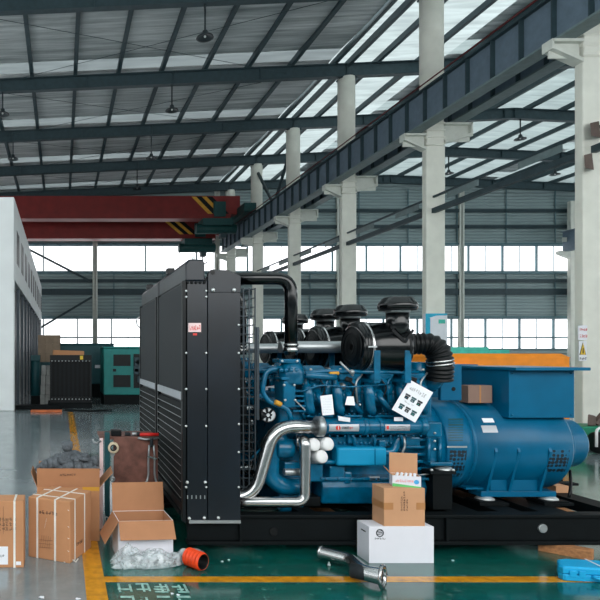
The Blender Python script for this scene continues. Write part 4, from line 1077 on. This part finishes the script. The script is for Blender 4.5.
# timber and loose pieces around the skid
tb = MB().hexa([(3.97,4.84,.0),(4.05,4.91,.0),(4.275,4.66,.0),(4.195,4.585,.0),(3.97,4.84,.077),(4.05,4.91,.077),(4.275,4.66,.077),(4.195,4.585,.077)])
tag(tb.build('timber_block', M['wood'], None, .006), 'rough brown timber block under the right end of the near skid', 'timber')
for xx in (1.35, 2.6): tag(MB().box(xx, xx+.12, 5.2, 7.1, 0, .077).build('timber_block', M['wood'], None, .006), 'dark timber bearer hidden under the skids', 'timber', 'timber bearers under the skids')
tag(MB().box(5.0, 5.1, 5.2, 7.1, 0, .077).build('timber_block', M['wood'], None, .006), 'dark timber bearer hidden under the skids', 'timber', 'timber bearers under the skids')
tag(MB().box(gx(556,5.5), gx(569,5.5), 5.5, 5.6, ZT-.004, gz(486,5.5)).build('packing_block', M['card_light'], None, .004), 'small tan packing block on the skid behind the right alternator foot', 'block')
cb = thing('carton', 'dull brown closed carton lying on top of the blue alternator beside the terminal box', 'carton', P(480, 403, 5.17))
MB().box(gx(468.3,5.16), gx(492.3,5.16), 5.16, 5.28, gz(403,5.16), gz(385.5,5.16)).build('box_body', M['card_brown'], cb, .003)
MB().box(gx(479.5,5.16), gx(481,5.16), 5.159, 5.281, gz(403,5.16)+.001, gz(385.5,5.16)+.001).build('tape_strip', M['tape'], cb)

# ================================================================ THINGS IN FRONT
def rotz(a): return Matrix.Rotation(a, 3, 'Z')
def local_box(t, a):
    """returns a function turning local (x, y, z) of a box standing on the floor into the world"""
    o = Vector(t); R_ = rotz(a)
    return lambda x, y, z: o + R_ @ Vector((x, y, z))
def lbox(mb, W_, x0, x1, y0, y1, z0, z1):
    return mb.hexa([W_(x0,y0,z0),W_(x1,y0,z0),W_(x1,y1,z0),W_(x0,y1,z0),W_(x0,y0,z1),W_(x1,y0,z1),W_(x1,y1,z1),W_(x0,y1,z1)])
def strap_loop(W_, x, d, h, par, wd=.016, along='y', w_=0):
    mb = MB(); e = .0025
    if along == 'y':
        lbox(mb, W_, x, x+wd, -e, 0, 0, h+e); lbox(mb, W_, x, x+wd, d, d+e, 0, h+e); lbox(mb, W_, x, x+wd, -e, d+e, h, h+e)
    else:
        lbox(mb, W_, -e, 0, x, x+wd, 0, h+e); lbox(mb, W_, w_, w_+e, x, x+wd, 0, h+e); lbox(mb, W_, -e, w_+e, x, x+wd, h, h+e)
    return mb.build('strap', M['strap'], par)

# carton 1, at the left edge
W_ = local_box((-.78, 4.46, 0), math.radians(0)); w0, d0, h0 = .485, .20, .512
t = thing('carton', 'brown strapped carton cut by the left edge of the picture', 'carton', (-.55, 4.55, 0), 'strapped cartons on the floor')
lbox(MB(), W_, 0, w0, 0, d0, 0, h0).build('box_body', M['card'], t, .004)
strap_loop(W_, gx(13.4,4.46)+.78, d0, h0, t); strap_loop(W_, .06, d0, h0, t)
lbox(MB(), W_, .20, gx(8,4.46)+.78, -.0015, 0, gz(564.5,4.46), gz(546.5,4.46)).build('address_label', M['paper'], t)
g = MB(); glyphs(g, W_(.23,-.0022,.08), (1,0,0), (0,0,1), 6, .02, .016, .0006, 61, 4); g.build('label_print', M['ink'], t)
lbox(MB(), W_, gx(16,4.46)+.78, gx(21,4.46)+.78, -.0015, 0, gz(565,4.46), gz(561.5,4.46)).build('address_label', M['paper'], t)
g = MB()
for r_ in range(3): glyphs(g, W_(.20,-.001,.355-r_*.035), (1,0,0), (0,0,1), 8, .028, .025, .0006, 62+r_, 5)
for i in range(3): g.bar(W_(.27+i*.03,-.001,.26), W_(.27+i*.03,-.001,.47), .006, .001)
g.build('carton_print', M['ink_brown'], t)

# carton 2, the strapped one with a dented corner
a = math.radians(-26)
W_ = local_box((gx(28,4.66), 4.705, 0), a); w0, d0, h0 = .375, .42, .485
t = thing('carton', 'brown carton with four white straps standing by the yellow line', 'carton', W_(w0/2, d0/2, 0), 'strapped cartons on the floor')
lbox(MB(), W_, 0, w0, 0, d0, 0, h0).build('box_body', M['card'], t, .006)
strap_loop(W_, .075, d0, h0, t); strap_loop(W_, .235, d0, h0, t)
strap_loop(W_, .08, d0, h0, t, along='x', w_=w0); strap_loop(W_, .27, d0, h0, t, along='x', w_=w0)
g = MB(); R_ = rotz(a)
glyphs(g, W_(.10,-.001,.36), R_@Vector((1,0,0)), (0,0,1), 6, .03, .024, .0006, 71, 5)
g.build('carton_print', M['ink_brown'], t); g = MB()
for k in range(5): g.bar(W_(.11+.02*k,-.001,.09), W_(.125+.02*k,-.001,.19), .004, .001)
for k in range(3): g.bar(W_(.10,-.001,.09+.03*k), W_(.22,-.001,.10+.03*k), .004, .001)
g.build('carton_print', M['ink_brown'], t)
g = MB(); glyphs(g, W_(w0+.001,.11,.10), R_@Vector((0,1,0)), (0,0,1), 7, .03, .016, .0006, 75, 5); g.build('carton_print', M['ink_brown'], t)
g = MB()
for k in range(4): g.bar(W_(.15+.004*k,-.001,.25+.02*k), W_(.15+.004*k+.004,-.001,.272+.02*k), .008, .001)
for zz in (.10, .2, .29, .42): g.bar(W_(w0-.02,-.001,zz), W_(w0-.008,-.001,zz-.006), .01, .001)
g.build('scuff_mark', M['strap'], t)

def open_box(W_, w0, d0, h0, t, mo, mi, flaps, th=.005):
    """body with four walls and floor; flaps: (side, length, angle above horizontal outwards)"""
    b = MB()
    lbox(b, W_, 0, w0, 0, th, 0, h0); lbox(b, W_, 0, w0, d0-th, d0, 0, h0)
    lbox(b, W_, 0, th, th, d0-th, 0, h0); lbox(b, W_, w0-th, w0, th, d0-th, 0, h0); lbox(b, W_, th, w0-th, th, d0-th, 0, th)
    b.build('box_body', mo, t)
    i_ = MB(); e = th+.001
    lbox(i_, W_, e, w0-e, e, e+.001, th, h0-.002); lbox(i_, W_, e, w0-e, d0-e-.001, d0-e, th, h0-.002)
    lbox(i_, W_, e, e+.001, e, d0-e, th, h0-.002); lbox(i_, W_, w0-e-.001, w0-e, e, d0-e, th, h0-.002)
    i_.build('box_lining', mi, t)
    for side, L, ang in flaps:
        c, s = math.cos(math.radians(ang))*L, math.sin(math.radians(ang))*L
        q = {'front': [(0,0,h0),(w0,0,h0),(w0,-c,h0+s),(0,-c,h0+s)], 'back': [(w0,d0,h0),(0,d0,h0),(0,d0+c,h0+s),(w0,d0+c,h0+s)],
             'left': [(0,d0,h0),(0,0,h0),(-c,0,h0+s),(-c,d0,h0+s)], 'right': [(w0,0,h0),(w0,d0,h0),(w0+c,d0,h0+s),(w0+c,0,h0+s)]}[side]
        MB().slab([W_(*k) for k in q], .004).build('flap', mi, t)

# open carton with grey knit gloves
W_ = local_box((gx(37,5.10), 5.10, 0), math.radians(-1)); w0, d0, h0 = .55, .29, .475
t = thing('open_carton', 'tall open brown carton filled with grey gloves behind the strapped carton', 'carton', W_(w0/2, d0/2, 0))
open_box(W_, w0, d0, h0, t, M['card'], M['card_in'], [('front', .165, 84), ('left', .14, 68), ('right', .17, 48), ('back', .17, 88)])
g = MB(); glyphs(g, W_(.20,-.026,.575), (1,0,0), (0,0,1), 7, .02, .018, .0006, 81, 5); g.build('carton_print', M['ink_brown'], t)
MB().slab([W_(.40,-.002,.44), W_(w0,-.002,.44), W_(w0,-.002,.475), W_(.40,-.002,.475)], .001).build('tape_strip', M['hazard'], t)
def glove(c, yaw, pitch, lab, group):
    c = Vector(c); Mx = Matrix.Rotation(yaw, 3, 'Z') @ Matrix.Rotation(pitch, 3, 'Y')
    tr = thing('work_glove', lab, 'glove', c, group)
    q = lambda x, y, z: c + Mx @ Vector((x, y, z))
    MB().tube([q(-.10,0,0), q(-.06,0,.002), q(-.03,0,0)], [.052,.050,.042], 14).build('cuff', M['glove'], tr)
    b = MB().tube([q(-.035,0,0), q(0,0,.004), q(.04,0,.004), q(.075,0,0)], [.036,.044,.046,.036], 14)
    for i, L in enumerate((.065, .08, .075, .055)):
        y = -.033+i*.022; b.tube([q(.06,y*.9,0), q(.06+L*.5,y*1.15,.010), q(.06+L,y*1.25,-.006-.006*i)], [.014,.0135,.010], 10)
    b.tube([q(.01,-.035,.0), q(.04,-.065,.004), q(.07,-.07,.0)], [.017,.015,.011], 10)
    b.build('hand', M['glove'], tr)
glove(W_(.27,.17,.74), 1.2, 1.35, 'grey knit glove standing upright with its cuff at the top of the glove pile', None)
GL = 'grey knit glove lying in the glove pile of the tall open carton'
for (x, y, z, yw, pt) in ((.10,.09,.50,2.8,.25), (.18,.10,.52,.3,-.15), (.20,.18,.54,2.2,.2), (.33,.12,.54,-.4,-.1), (.40,.15,.53,.5,.3), (.36,.18,.56,2.6,-.2), (.45,.20,.50,3.0,.2), (.14,.17,.47,1.0,0), (.30,.08,.49,3.3,.1), (.42,.08,.48,.2,.1)):
    glove(W_(x,y,z+.15), yw, pt, GL, 'grey gloves in the open carton')
tag(lbox(MB(), W_, .02, w0-.02, .02, d0-.02, .006, .52).build('packing_fill', M['glove'], None, .02), 'grey mass of gloves filling the tall open carton below the top ones', 'gloves', None, 'stuff')

# tool bench with rusty plate
Y = 5.46
t = thing('tool_bench', 'tool bench with rusty brown plate and teal frame leaning by the radiator', 'bench', (gx(133,Y), Y+.15, 0))
MB().box(gx(113.5,Y), gx(158,Y), Y, Y+.03, .12, gz(437,Y)).build('rusty_plate', M['rust'], t, .006)
MB().box(gx(104.5,Y), gx(109.5,Y), Y-.04, Y+.02, 0, gz(432,Y)).build('leg', M['teal_dark'], t, .005)
MB().box(gx(104.5,Y+.4), gx(109.5,Y+.4), Y+.34, Y+.40, 0, gz(437,Y)).build('leg', M['teal_dark'], t, .005)
MB().box(gx(151,Y+.4), gx(156,Y+.4), Y+.34, Y+.40, 0, gz(437,Y)-.03).build('leg', M['teal_dark'], t, .005)
MB().box(gx(152,Y), gx(157,Y), Y+.032, Y+.08, 0, gz(437,Y)-.03).build('leg', M['teal_dark'], t, .005)
MB().box(gx(99.5,Y), gx(103,Y), Y-.02, Y+.0, 0, gz(438,Y)).build('edge_strip', M['pink'], t, .003)
MB().box(gx(100,Y), gx(158,Y), Y+.03, Y+.42, gz(437,Y)-.03, gz(437,Y)).build('bench_top', M['rust'], t, .004)
MB().tube(fillet([P(101,441,Y-.03), P(96,443,Y-.05), P(93.5,442,Y-.05), P(93,439,Y-.05)], .02), .009, 8).build('hook', M['alu'], t)
zt = gz(437,Y)
tag(MB().box(gx(111.5,Y), gx(122,Y), Y+.04, Y+.14, zt+.0005, zt+.06).build('tool_box', M['black'], None, .008), 'small black box on the left end of the tool bench', 'box')
c = P(113.5, 448, Y-.045)
tr = thing('tape_roll', 'roll of packing tape hanging at the top left of the rusty plate', 'tape', c)
MB().pipe(c, c+Vector((0,.042,0)), .052, .032).build('tape', M['tape_roll'], tr)
MB().pipe(c+Vector((0,.004,0)), c+Vector((0,.038,0)), .0315, .022).build('core_ring', M['ink'], tr)
def spanner(p0, p1, lab):
    p0, p1 = Vector(p0), Vector(p1); d = (p1-p0).normalized(); s = Vector((0,1,0)).cross(d)
    tr = thing('spanner', lab, 'spanner', p1)
    MB().bar(p0, p1, .008, .02).build('shank', M['alu'], tr)
    MB().pipe(p1-Vector((0,.006,0)), p1+Vector((0,.006,0)), .026, .015).build('ring_end', M['alu'], tr)
    MB().prism([((p0.x+a*.001), (p0.z+b*.001)) for a, b in ((-10,-14),(10,-14),(22,6),(22,26),(9,26),(9,10),(-9,10),(-9,26),(-22,26),(-22,6))], 'y', p0.y-.006, p0.y+.006).build('jaw', M['alu'], tr)
spanner(P(112.5,455,Y-.012), P(112.5,479,Y-.012), 'long combination spanner hanging below the tape roll')
tr = thing('spanner', 'small spanner end at the bottom of the teal bench leg', 'spanner', P(105.5,520,Y-.06))
MB().bar(P(104,513,Y-.055), P(106.5,528,Y-.06), .008, .018).build('shank', M['alu'], tr); MB().pipe(P(106.5,519,Y-.066), P(106.5,519,Y-.054), .024, .014).build('ring_end', M['alu'], tr)
# red handled cutter / puller
tr = thing('pipe_cutter', 'chrome pulling tool with red handle hanging at the right of the rusty plate', 'tool', P(152,484,Y-.06))
MB().tube([P(140,434.5,Y-.05), P(158.5,434.5,Y-.05)], [.017,.015], 12).build('handle', M['red'], tr)
MB().tube([P(138,438,Y-.05), P(146,439.5,Y-.05), P(158,437.5,Y-.05)], .012, 10).build('jaw', M['alu'], tr)
MB().cyl(P(151.5,438,Y-.05), P(151.5,447,Y-.05), .02, .012).build('neck', M['ink'], tr)
for s in (-1, 1):
    MB().tube(fillet([P(151.5+s*2.2,445,Y-.05), P(151.5+s*3.2,458,Y-.05), P(151.5+s*3,476,Y-.05), P(151.5+s*6,486,Y-.07)], .06), .010, 8).build('arm', M['alu'], tr)
MB().bar(P(147.5,456,Y-.055), P(157,459,Y-.055), .016, .014).build('crosspiece', M['steel'], tr)
MB().ball(P(146.5,484,Y-.08), .026, (1,.7,1)).ball(P(157,485,Y-.08), .026, (1,.7,1)).build('foot', M['alu'], tr)
for i, (px, py, nm, lab, m_) in enumerate(((127,435.6,'bolt_pile','small heap of dark fittings on the tool bench top','ink'), (134,436.2,'clamp','small chrome clamp on the tool bench top','alu'), (139,436.4,'socket','dark socket on the tool bench beside the red handle','ink'))):
    cc = Vector((gx(px,Y+.06), Y+.06, zt+.02)); mb = MB()
    mb.cyl(cc-Vector((.02,0,.0)), cc+Vector((.02,0,0)), .018).obox(cc+Vector((.02,.02,-.005)), (.03,.03,.028))
    tag(mb.build(nm, M[m_], None, .002), lab, 'fitting')

# open white and brown carton with plastic film
W_ = local_box((gx(118.5,4.6), 4.60, 0), math.radians(4)); w0, d0, h0 = .44, .30, .315
t = thing('open_carton', 'low open white carton with brown flaps beside the radiator', 'carton', W_(w0/2, d0/2, 0))
open_box(W_, w0, d0, h0, t, M['white_card'], M['card_in'], [('front', .155, -52), ('back', .235, 80), ('left', .21, -58)])
def sheet(name, x0, x1, y0, y1, h, seed, m, lab):
    mb = MB(); R = random.Random(seed); nx, ny = 46, 18; ph = [R.uniform(0, 6.3) for _ in range(12)]
    def z(u, v):
        s = sum(math.sin((3+2*k)*u*2+ph[k]+(2+k)*v*3*math.cos(ph[k+6]))/(1.2+.5*k) for k in range(6))
        e = max(0., min(1, 6*u, 6*(1-u), 5*v, 5*(1-v)))
        return .012 + h*e*(.55+.22*s)*(1-.6*u)
    V = [[mb.bm.verts.new((x0+(x1-x0)*i/nx+.012*math.sin(j*1.3+ph[1]), y0+(y1-y0)*j/ny+.34*max(0, i/nx-.5)+.02*math.sin(i*.5+ph[2])*(.5+.5*math.cos(i*.9)), max(.004, z(i/nx, j/ny)))) for j in range(ny+1)] for i in range(nx+1)]
    for i in range(nx):
        for j in range(ny): mb.face([V[i][j], V[i+1][j], V[i+1][j+1], V[i][j+1]], True)
    o = mb.build(name, m)
    so = o.modifiers.new('thickness', 'SOLIDIFY'); so.thickness = .002
    return tag(o, lab, 'plastic film')
sheet('plastic_film', gx(112,4.45), gx(208,4.45), 4.40, 4.575, .21, 3, M['film'], 'crumpled clear plastic film on the floor in front of the open white carton')
# orange silicone hose
p0, p1 = Vector((gx(187.5,4.52), 4.50, .073)), Vector((gx(203,4.38), 4.375, .073))
d = (p1-p0); L = d.length
t = thing('silicone_hose', 'short orange red ribbed hose piece lying beside the plastic film', 'hose', (p0+p1)/2-Vector((0,0,.073)))
pr = [(.058, 0)]
for i in range(25): pr.append((.066+.005*math.sin(i*math.pi/2.5), L*i/24))
pr += [(.06, L+.002), (.058, L*.5), (.058, 0)]
MB().lathe(pr, p0, d, 32, cap=False).build('hose_body', M['orange_hose'], t)
MB().lathe([(.0575, L+.001), (.05, L-.01), (.05, .02), (.001, .02)], p0, d, 32, cap=False).build('inner_lining', M['rubber'], t)
tag(MB().tube(fillet([P(186,553,4.62), P(194,549,4.62), P(203,553,4.6)], .05), .016, 10).build('metal_clip', M['alu']), 'crumpled silvery wrapping end above the orange hose', 'wrapping')

# stainless exhaust elbow on the floor
t = thing('exhaust_pipe', 'polished steel exhaust elbow with flange lying on the green floor', 'pipe', (2.2, 4.3, 0))
q = [Vector((gx(320,4.6),4.60,.075)), Vector((gx(351,4.42),4.42,.075)), Vector((gx(363.5,4.14),4.14,.082)), Vector((gx(382,4.06),4.06,.085))]
pt = fillet(q, .05, 5)
rr = [.046]+[.046]*6+[.056]*6+[.06]
MB().tube(pt, rr, 24, cap=False).build('pipe', M['steel'], t)
dd = (q[3]-q[2]).normalized()
MB().pipe(q[3]-dd*.006, q[3]+dd*.012, .085, .056, 32).build('flange', M['steel'], t)
u_, v_ = basis(dd)
for i in range(6):
    a = i*math.pi/3; bolt(q[3]+dd*.012+(u_*math.cos(a)+v_*math.sin(a))*.071, dd, .006, 'bolt_hole', t, M['ink'])
MB().lathe([(.052,-.01),(.052,.1),(.001,.1)], q[3]-dd*.1, -dd, 24, cap=False).build('bore', M['ink'], t)
d0_ = (q[1]-q[0]).normalized()
MB().pipe(q[0]-d0_*.004, q[0]+d0_*.018, .05, .043).build('end_ring', M['steel'], t)
for px, py, nm in ((330,566,0), (334,548,1)):
    pass

# stack: white carton, brown carton, small white box
Y = 4.55
t = thing('carton', 'plain white carton with a small dark round emblem standing before the skid', 'carton', (gx(400,Y), Y+.09, 0))
x0, x1 = gx(369,Y), gx(434,Y); ht = gz(526.6,Y)
MB().box(x0, x1, Y, Y+.185, 0, ht).build('box_body', M['white_card'], t, .003)
ey = Y-.001; ec = P(380, 533, ey)
mb = MB().pipe(ec, ec+Vector((0,.001,0)), .031, .023, 32)
for k in range(3): mb.bar(ec+Vector((-.021,.0005,.012-.012*k)), ec+Vector((.021,.0005,.012-.012*k+.006)), .001, .006)
mb.build('emblem', M['ink'], t)
g = MB(); glyphs(g, P(374.6, 539.6, ey), (1,0,0), (0,0,1), 7, .015, .0105, .0008, 91, 5); g.build('lettering', M['ink'], t)
MB().box(x0-.0012, x0, Y+.05, Y+.12, ht-.06, ht-.05).build('side_mark', M['ink'], t)
zb = ht
t = thing('carton', 'brown taped carton on top of the white carton', 'carton', (gx(405,Y), Y+.09, zb))
x0, x1 = gx(384,Y+.01), gx(425,Y+.01); h1 = gz(488.3,Y+.01)
MB().box(x0, x1, Y+.01, Y+.185, zb, h1).build('box_body', M['card_light'], t, .003)
z0 = gz(510,Y); z1 = gz(503,Y)
MB().box(x0-.001, gx(394,Y), Y+.009, Y+.186, z0, z1).build('tape_strip', M['tape'], t)
MB().box(gx(417,Y), x1+.001, Y+.009, Y+.186, z0, z1).build('tape_strip', M['tape'], t)
g = MB()
for i in range(3): glyphs(g, P(402.5+i*2.6, 511, Y+.009), (0,0,1), (-1,0,0), (6, 8, 5)[i], .014, .017, .0008, 95+i, 5)
g.build('carton_print', M['ink_brown'], t)
zb = h1
W_ = local_box((gx(392.5,Y+.08), Y+.08, zb), math.radians(-18)); w0, d0, h0 = .20, .11, gz(476.5,Y+.03)-zb
t = thing('small_open_box', 'small white and green box with brown lid raised on top of the carton stack', 'box', W_(w0/2, d0/2, 0))
open_box(W_, w0, d0, h0, t, M['white_card'], M['card_light'], [('back', .165, 90), ('left', .07, 52)], .003)
mb = MB(); mb.hexa([W_(0,-.0012,0),W_(w0,-.0012,0),W_(w0,-.0002,0),W_(0,-.0002,0),W_(0,-.0012,.026),W_(w0,-.0012,.008),W_(w0,-.0002,.008),W_(0,-.0002,.026)]); mb.build('green_band', M['green_print'], t)
c = W_(w0*.84,-.001,h0*.5); MB().cyl(c, c+rotz(math.radians(-18)) @ Vector((0,-.0008,0)), .018, n=20).build('blue_emblem', M['blue_print'], t)
g = MB(); glyphs(g, W_(.02,-.001,h0*.42), rotz(math.radians(-18)) @ Vector((1,0,0)), (0,0,1), 8, .022, .014, .0006, 99, 5); g.build('pink_lettering', mat('pink print', (236,140,140), .6), t)
mb = MB()
for i in range(5): mb.tube([W_(.02+i*.035,.02,h0*.6), W_(.05+i*.03,.06,h0*1.12)], .010, 8)
mb.build('paper_liner', M['paper'], t)

# light blue tool case
Y = YF(581); z_ = .105
cx0 = gx(563, Y); a = math.radians(-9)
W_ = local_box((cx0, Y, 0), a)
t = thing('tool_case', 'light blue plastic tool case lying at the lower right edge of the picture', 'case', W_(.28, .09, 0))
def case_ring(e, z): return [W_(x, y, z) for x, y in ((e, e), (.56-e, e), (.58-e, .03), (.58-e, .15-e), (.55, .19-e), (.13, .19-e), (.065+e*.5, .17-e), (e, .05))]
def shell(z0, z1, e0, e1): return MB().rings([case_ring(e0, z0), case_ring(e0*.0, z0+.006), case_ring(0, z1-.01), case_ring(e1, z1)], smooth=False)
shell(.003, .05, .006, .002).build('lower_shell', M['case'], t, .004)
shell(.053, z_, .002, .012).build('upper_shell', M['case'], t, .005)
for x in (.04, .10): lbox(MB(), W_, x, x+.045, -.010, .004, .030, .080).build('latch', M['case'], t, .004)
lbox(MB(), W_, .01, .165, -.006, .006, .006, .045).build('side_panel', M['case'], t, .004)
MB().tube(fillet([W_(.19,.004,.04), W_(.20,-.032,.04), W_(.36,-.032,.04), W_(.37,.004,.04)], .02), .011, 10).build('handle', M['case'], t)
mb = MB(); lbox(mb, W_, .262, .272, -.004, -.001, .03, z_+.004); lbox(mb, W_, .262, .272, -.004, .192, z_+.001, z_+.004); mb.build('cable_tie', M['white'], t)
lbox(MB(), W_, .235, .265, -.050, -.044, .03, .055).build('tie_tag', M['paper'], t)

# scraps of strap and litter on the floor
def scrap(pts, r, lab, m='strap'):
    tag(MB().tube([Vector((gx(a, YF(b)), YF(b), .004+c)) for a, b, c in pts], r, 6).build('strap_scrap', M[m]), lab, 'scrap')
scrap([(64,562.5,.0),(68,563,.006),(72,561.5,.012),(76,563,.004),(78,561,.014)], .006, 'curled white strap scrap on the floor by the strapped carton')
def chip(px, py, s, lab, seed):
    R = random.Random(seed); Yc_ = YF(py); xc = gx(px, Yc_)
    poly = [(xc+math.cos(k*1.05)*s*R.uniform(.5,1.2), Yc_+math.sin(k*1.05)*s*R.uniform(.5,1.2)) for k in range(6)]
    tag(MB().prism(poly, 'z', .004, .007).build('paper_scrap', M['paper']), lab, 'scrap')
chip(42, 598, .025, 'white torn paper scrap at the bottom left edge of the picture', 1)
chip(78, 599.5, .018, 'second white paper scrap at the bottom edge left of the yellow line', 2)
for i, (px, py) in enumerate(((172,594.5), (178,595.5))): chip(px, py, .014, ('pale chip on the green floor right of the painted characters', 'second pale chip beside the first on the green floor')[i], 5+i)
chip(222.5, 562, .012, 'small pale scrap on the floor right of the orange hose', 8); chip(229, 560.5, .010, 'tiny pale scrap farther right of the orange hose', 9)
chip(453, 561, .010, 'tiny pale scrap on the floor right of the white carton', 10)
tag(MB().lathe([(.012,0),(.012,.012),(.006,.014),(.006,.03),(.001,.03)], (gx(329,4.49), 4.49, .003), (0,0,1), 10).build('loose_bolt', M['zinc']), 'small loose bolt standing in front of the steel elbow', 'bolt')
tag(MB().lathe([(.012,0),(.012,.012),(.006,.014),(.006,.03),(.001,.03)], (gx(334,4.74), 4.68, .003), (0,0,1), 10).build('loose_bolt', M['zinc']), 'small loose bolt behind the steel elbow', 'bolt')
# white cable hanging down the far corner of the radiators
tag(MB().tube(fillet([P(143.5,330,7.33), P(137,326,7.33), P(136,319,7.33), P(142.5,316,7.33), P(143,340,7.33), P(142.5,385,7.33), P(141.5,470,7.33)+Vector((0,0,.0))], .2), .010, 8).build('white_cable', M['white']), 'white cable hanging down the far front corner of the radiators', 'cable')
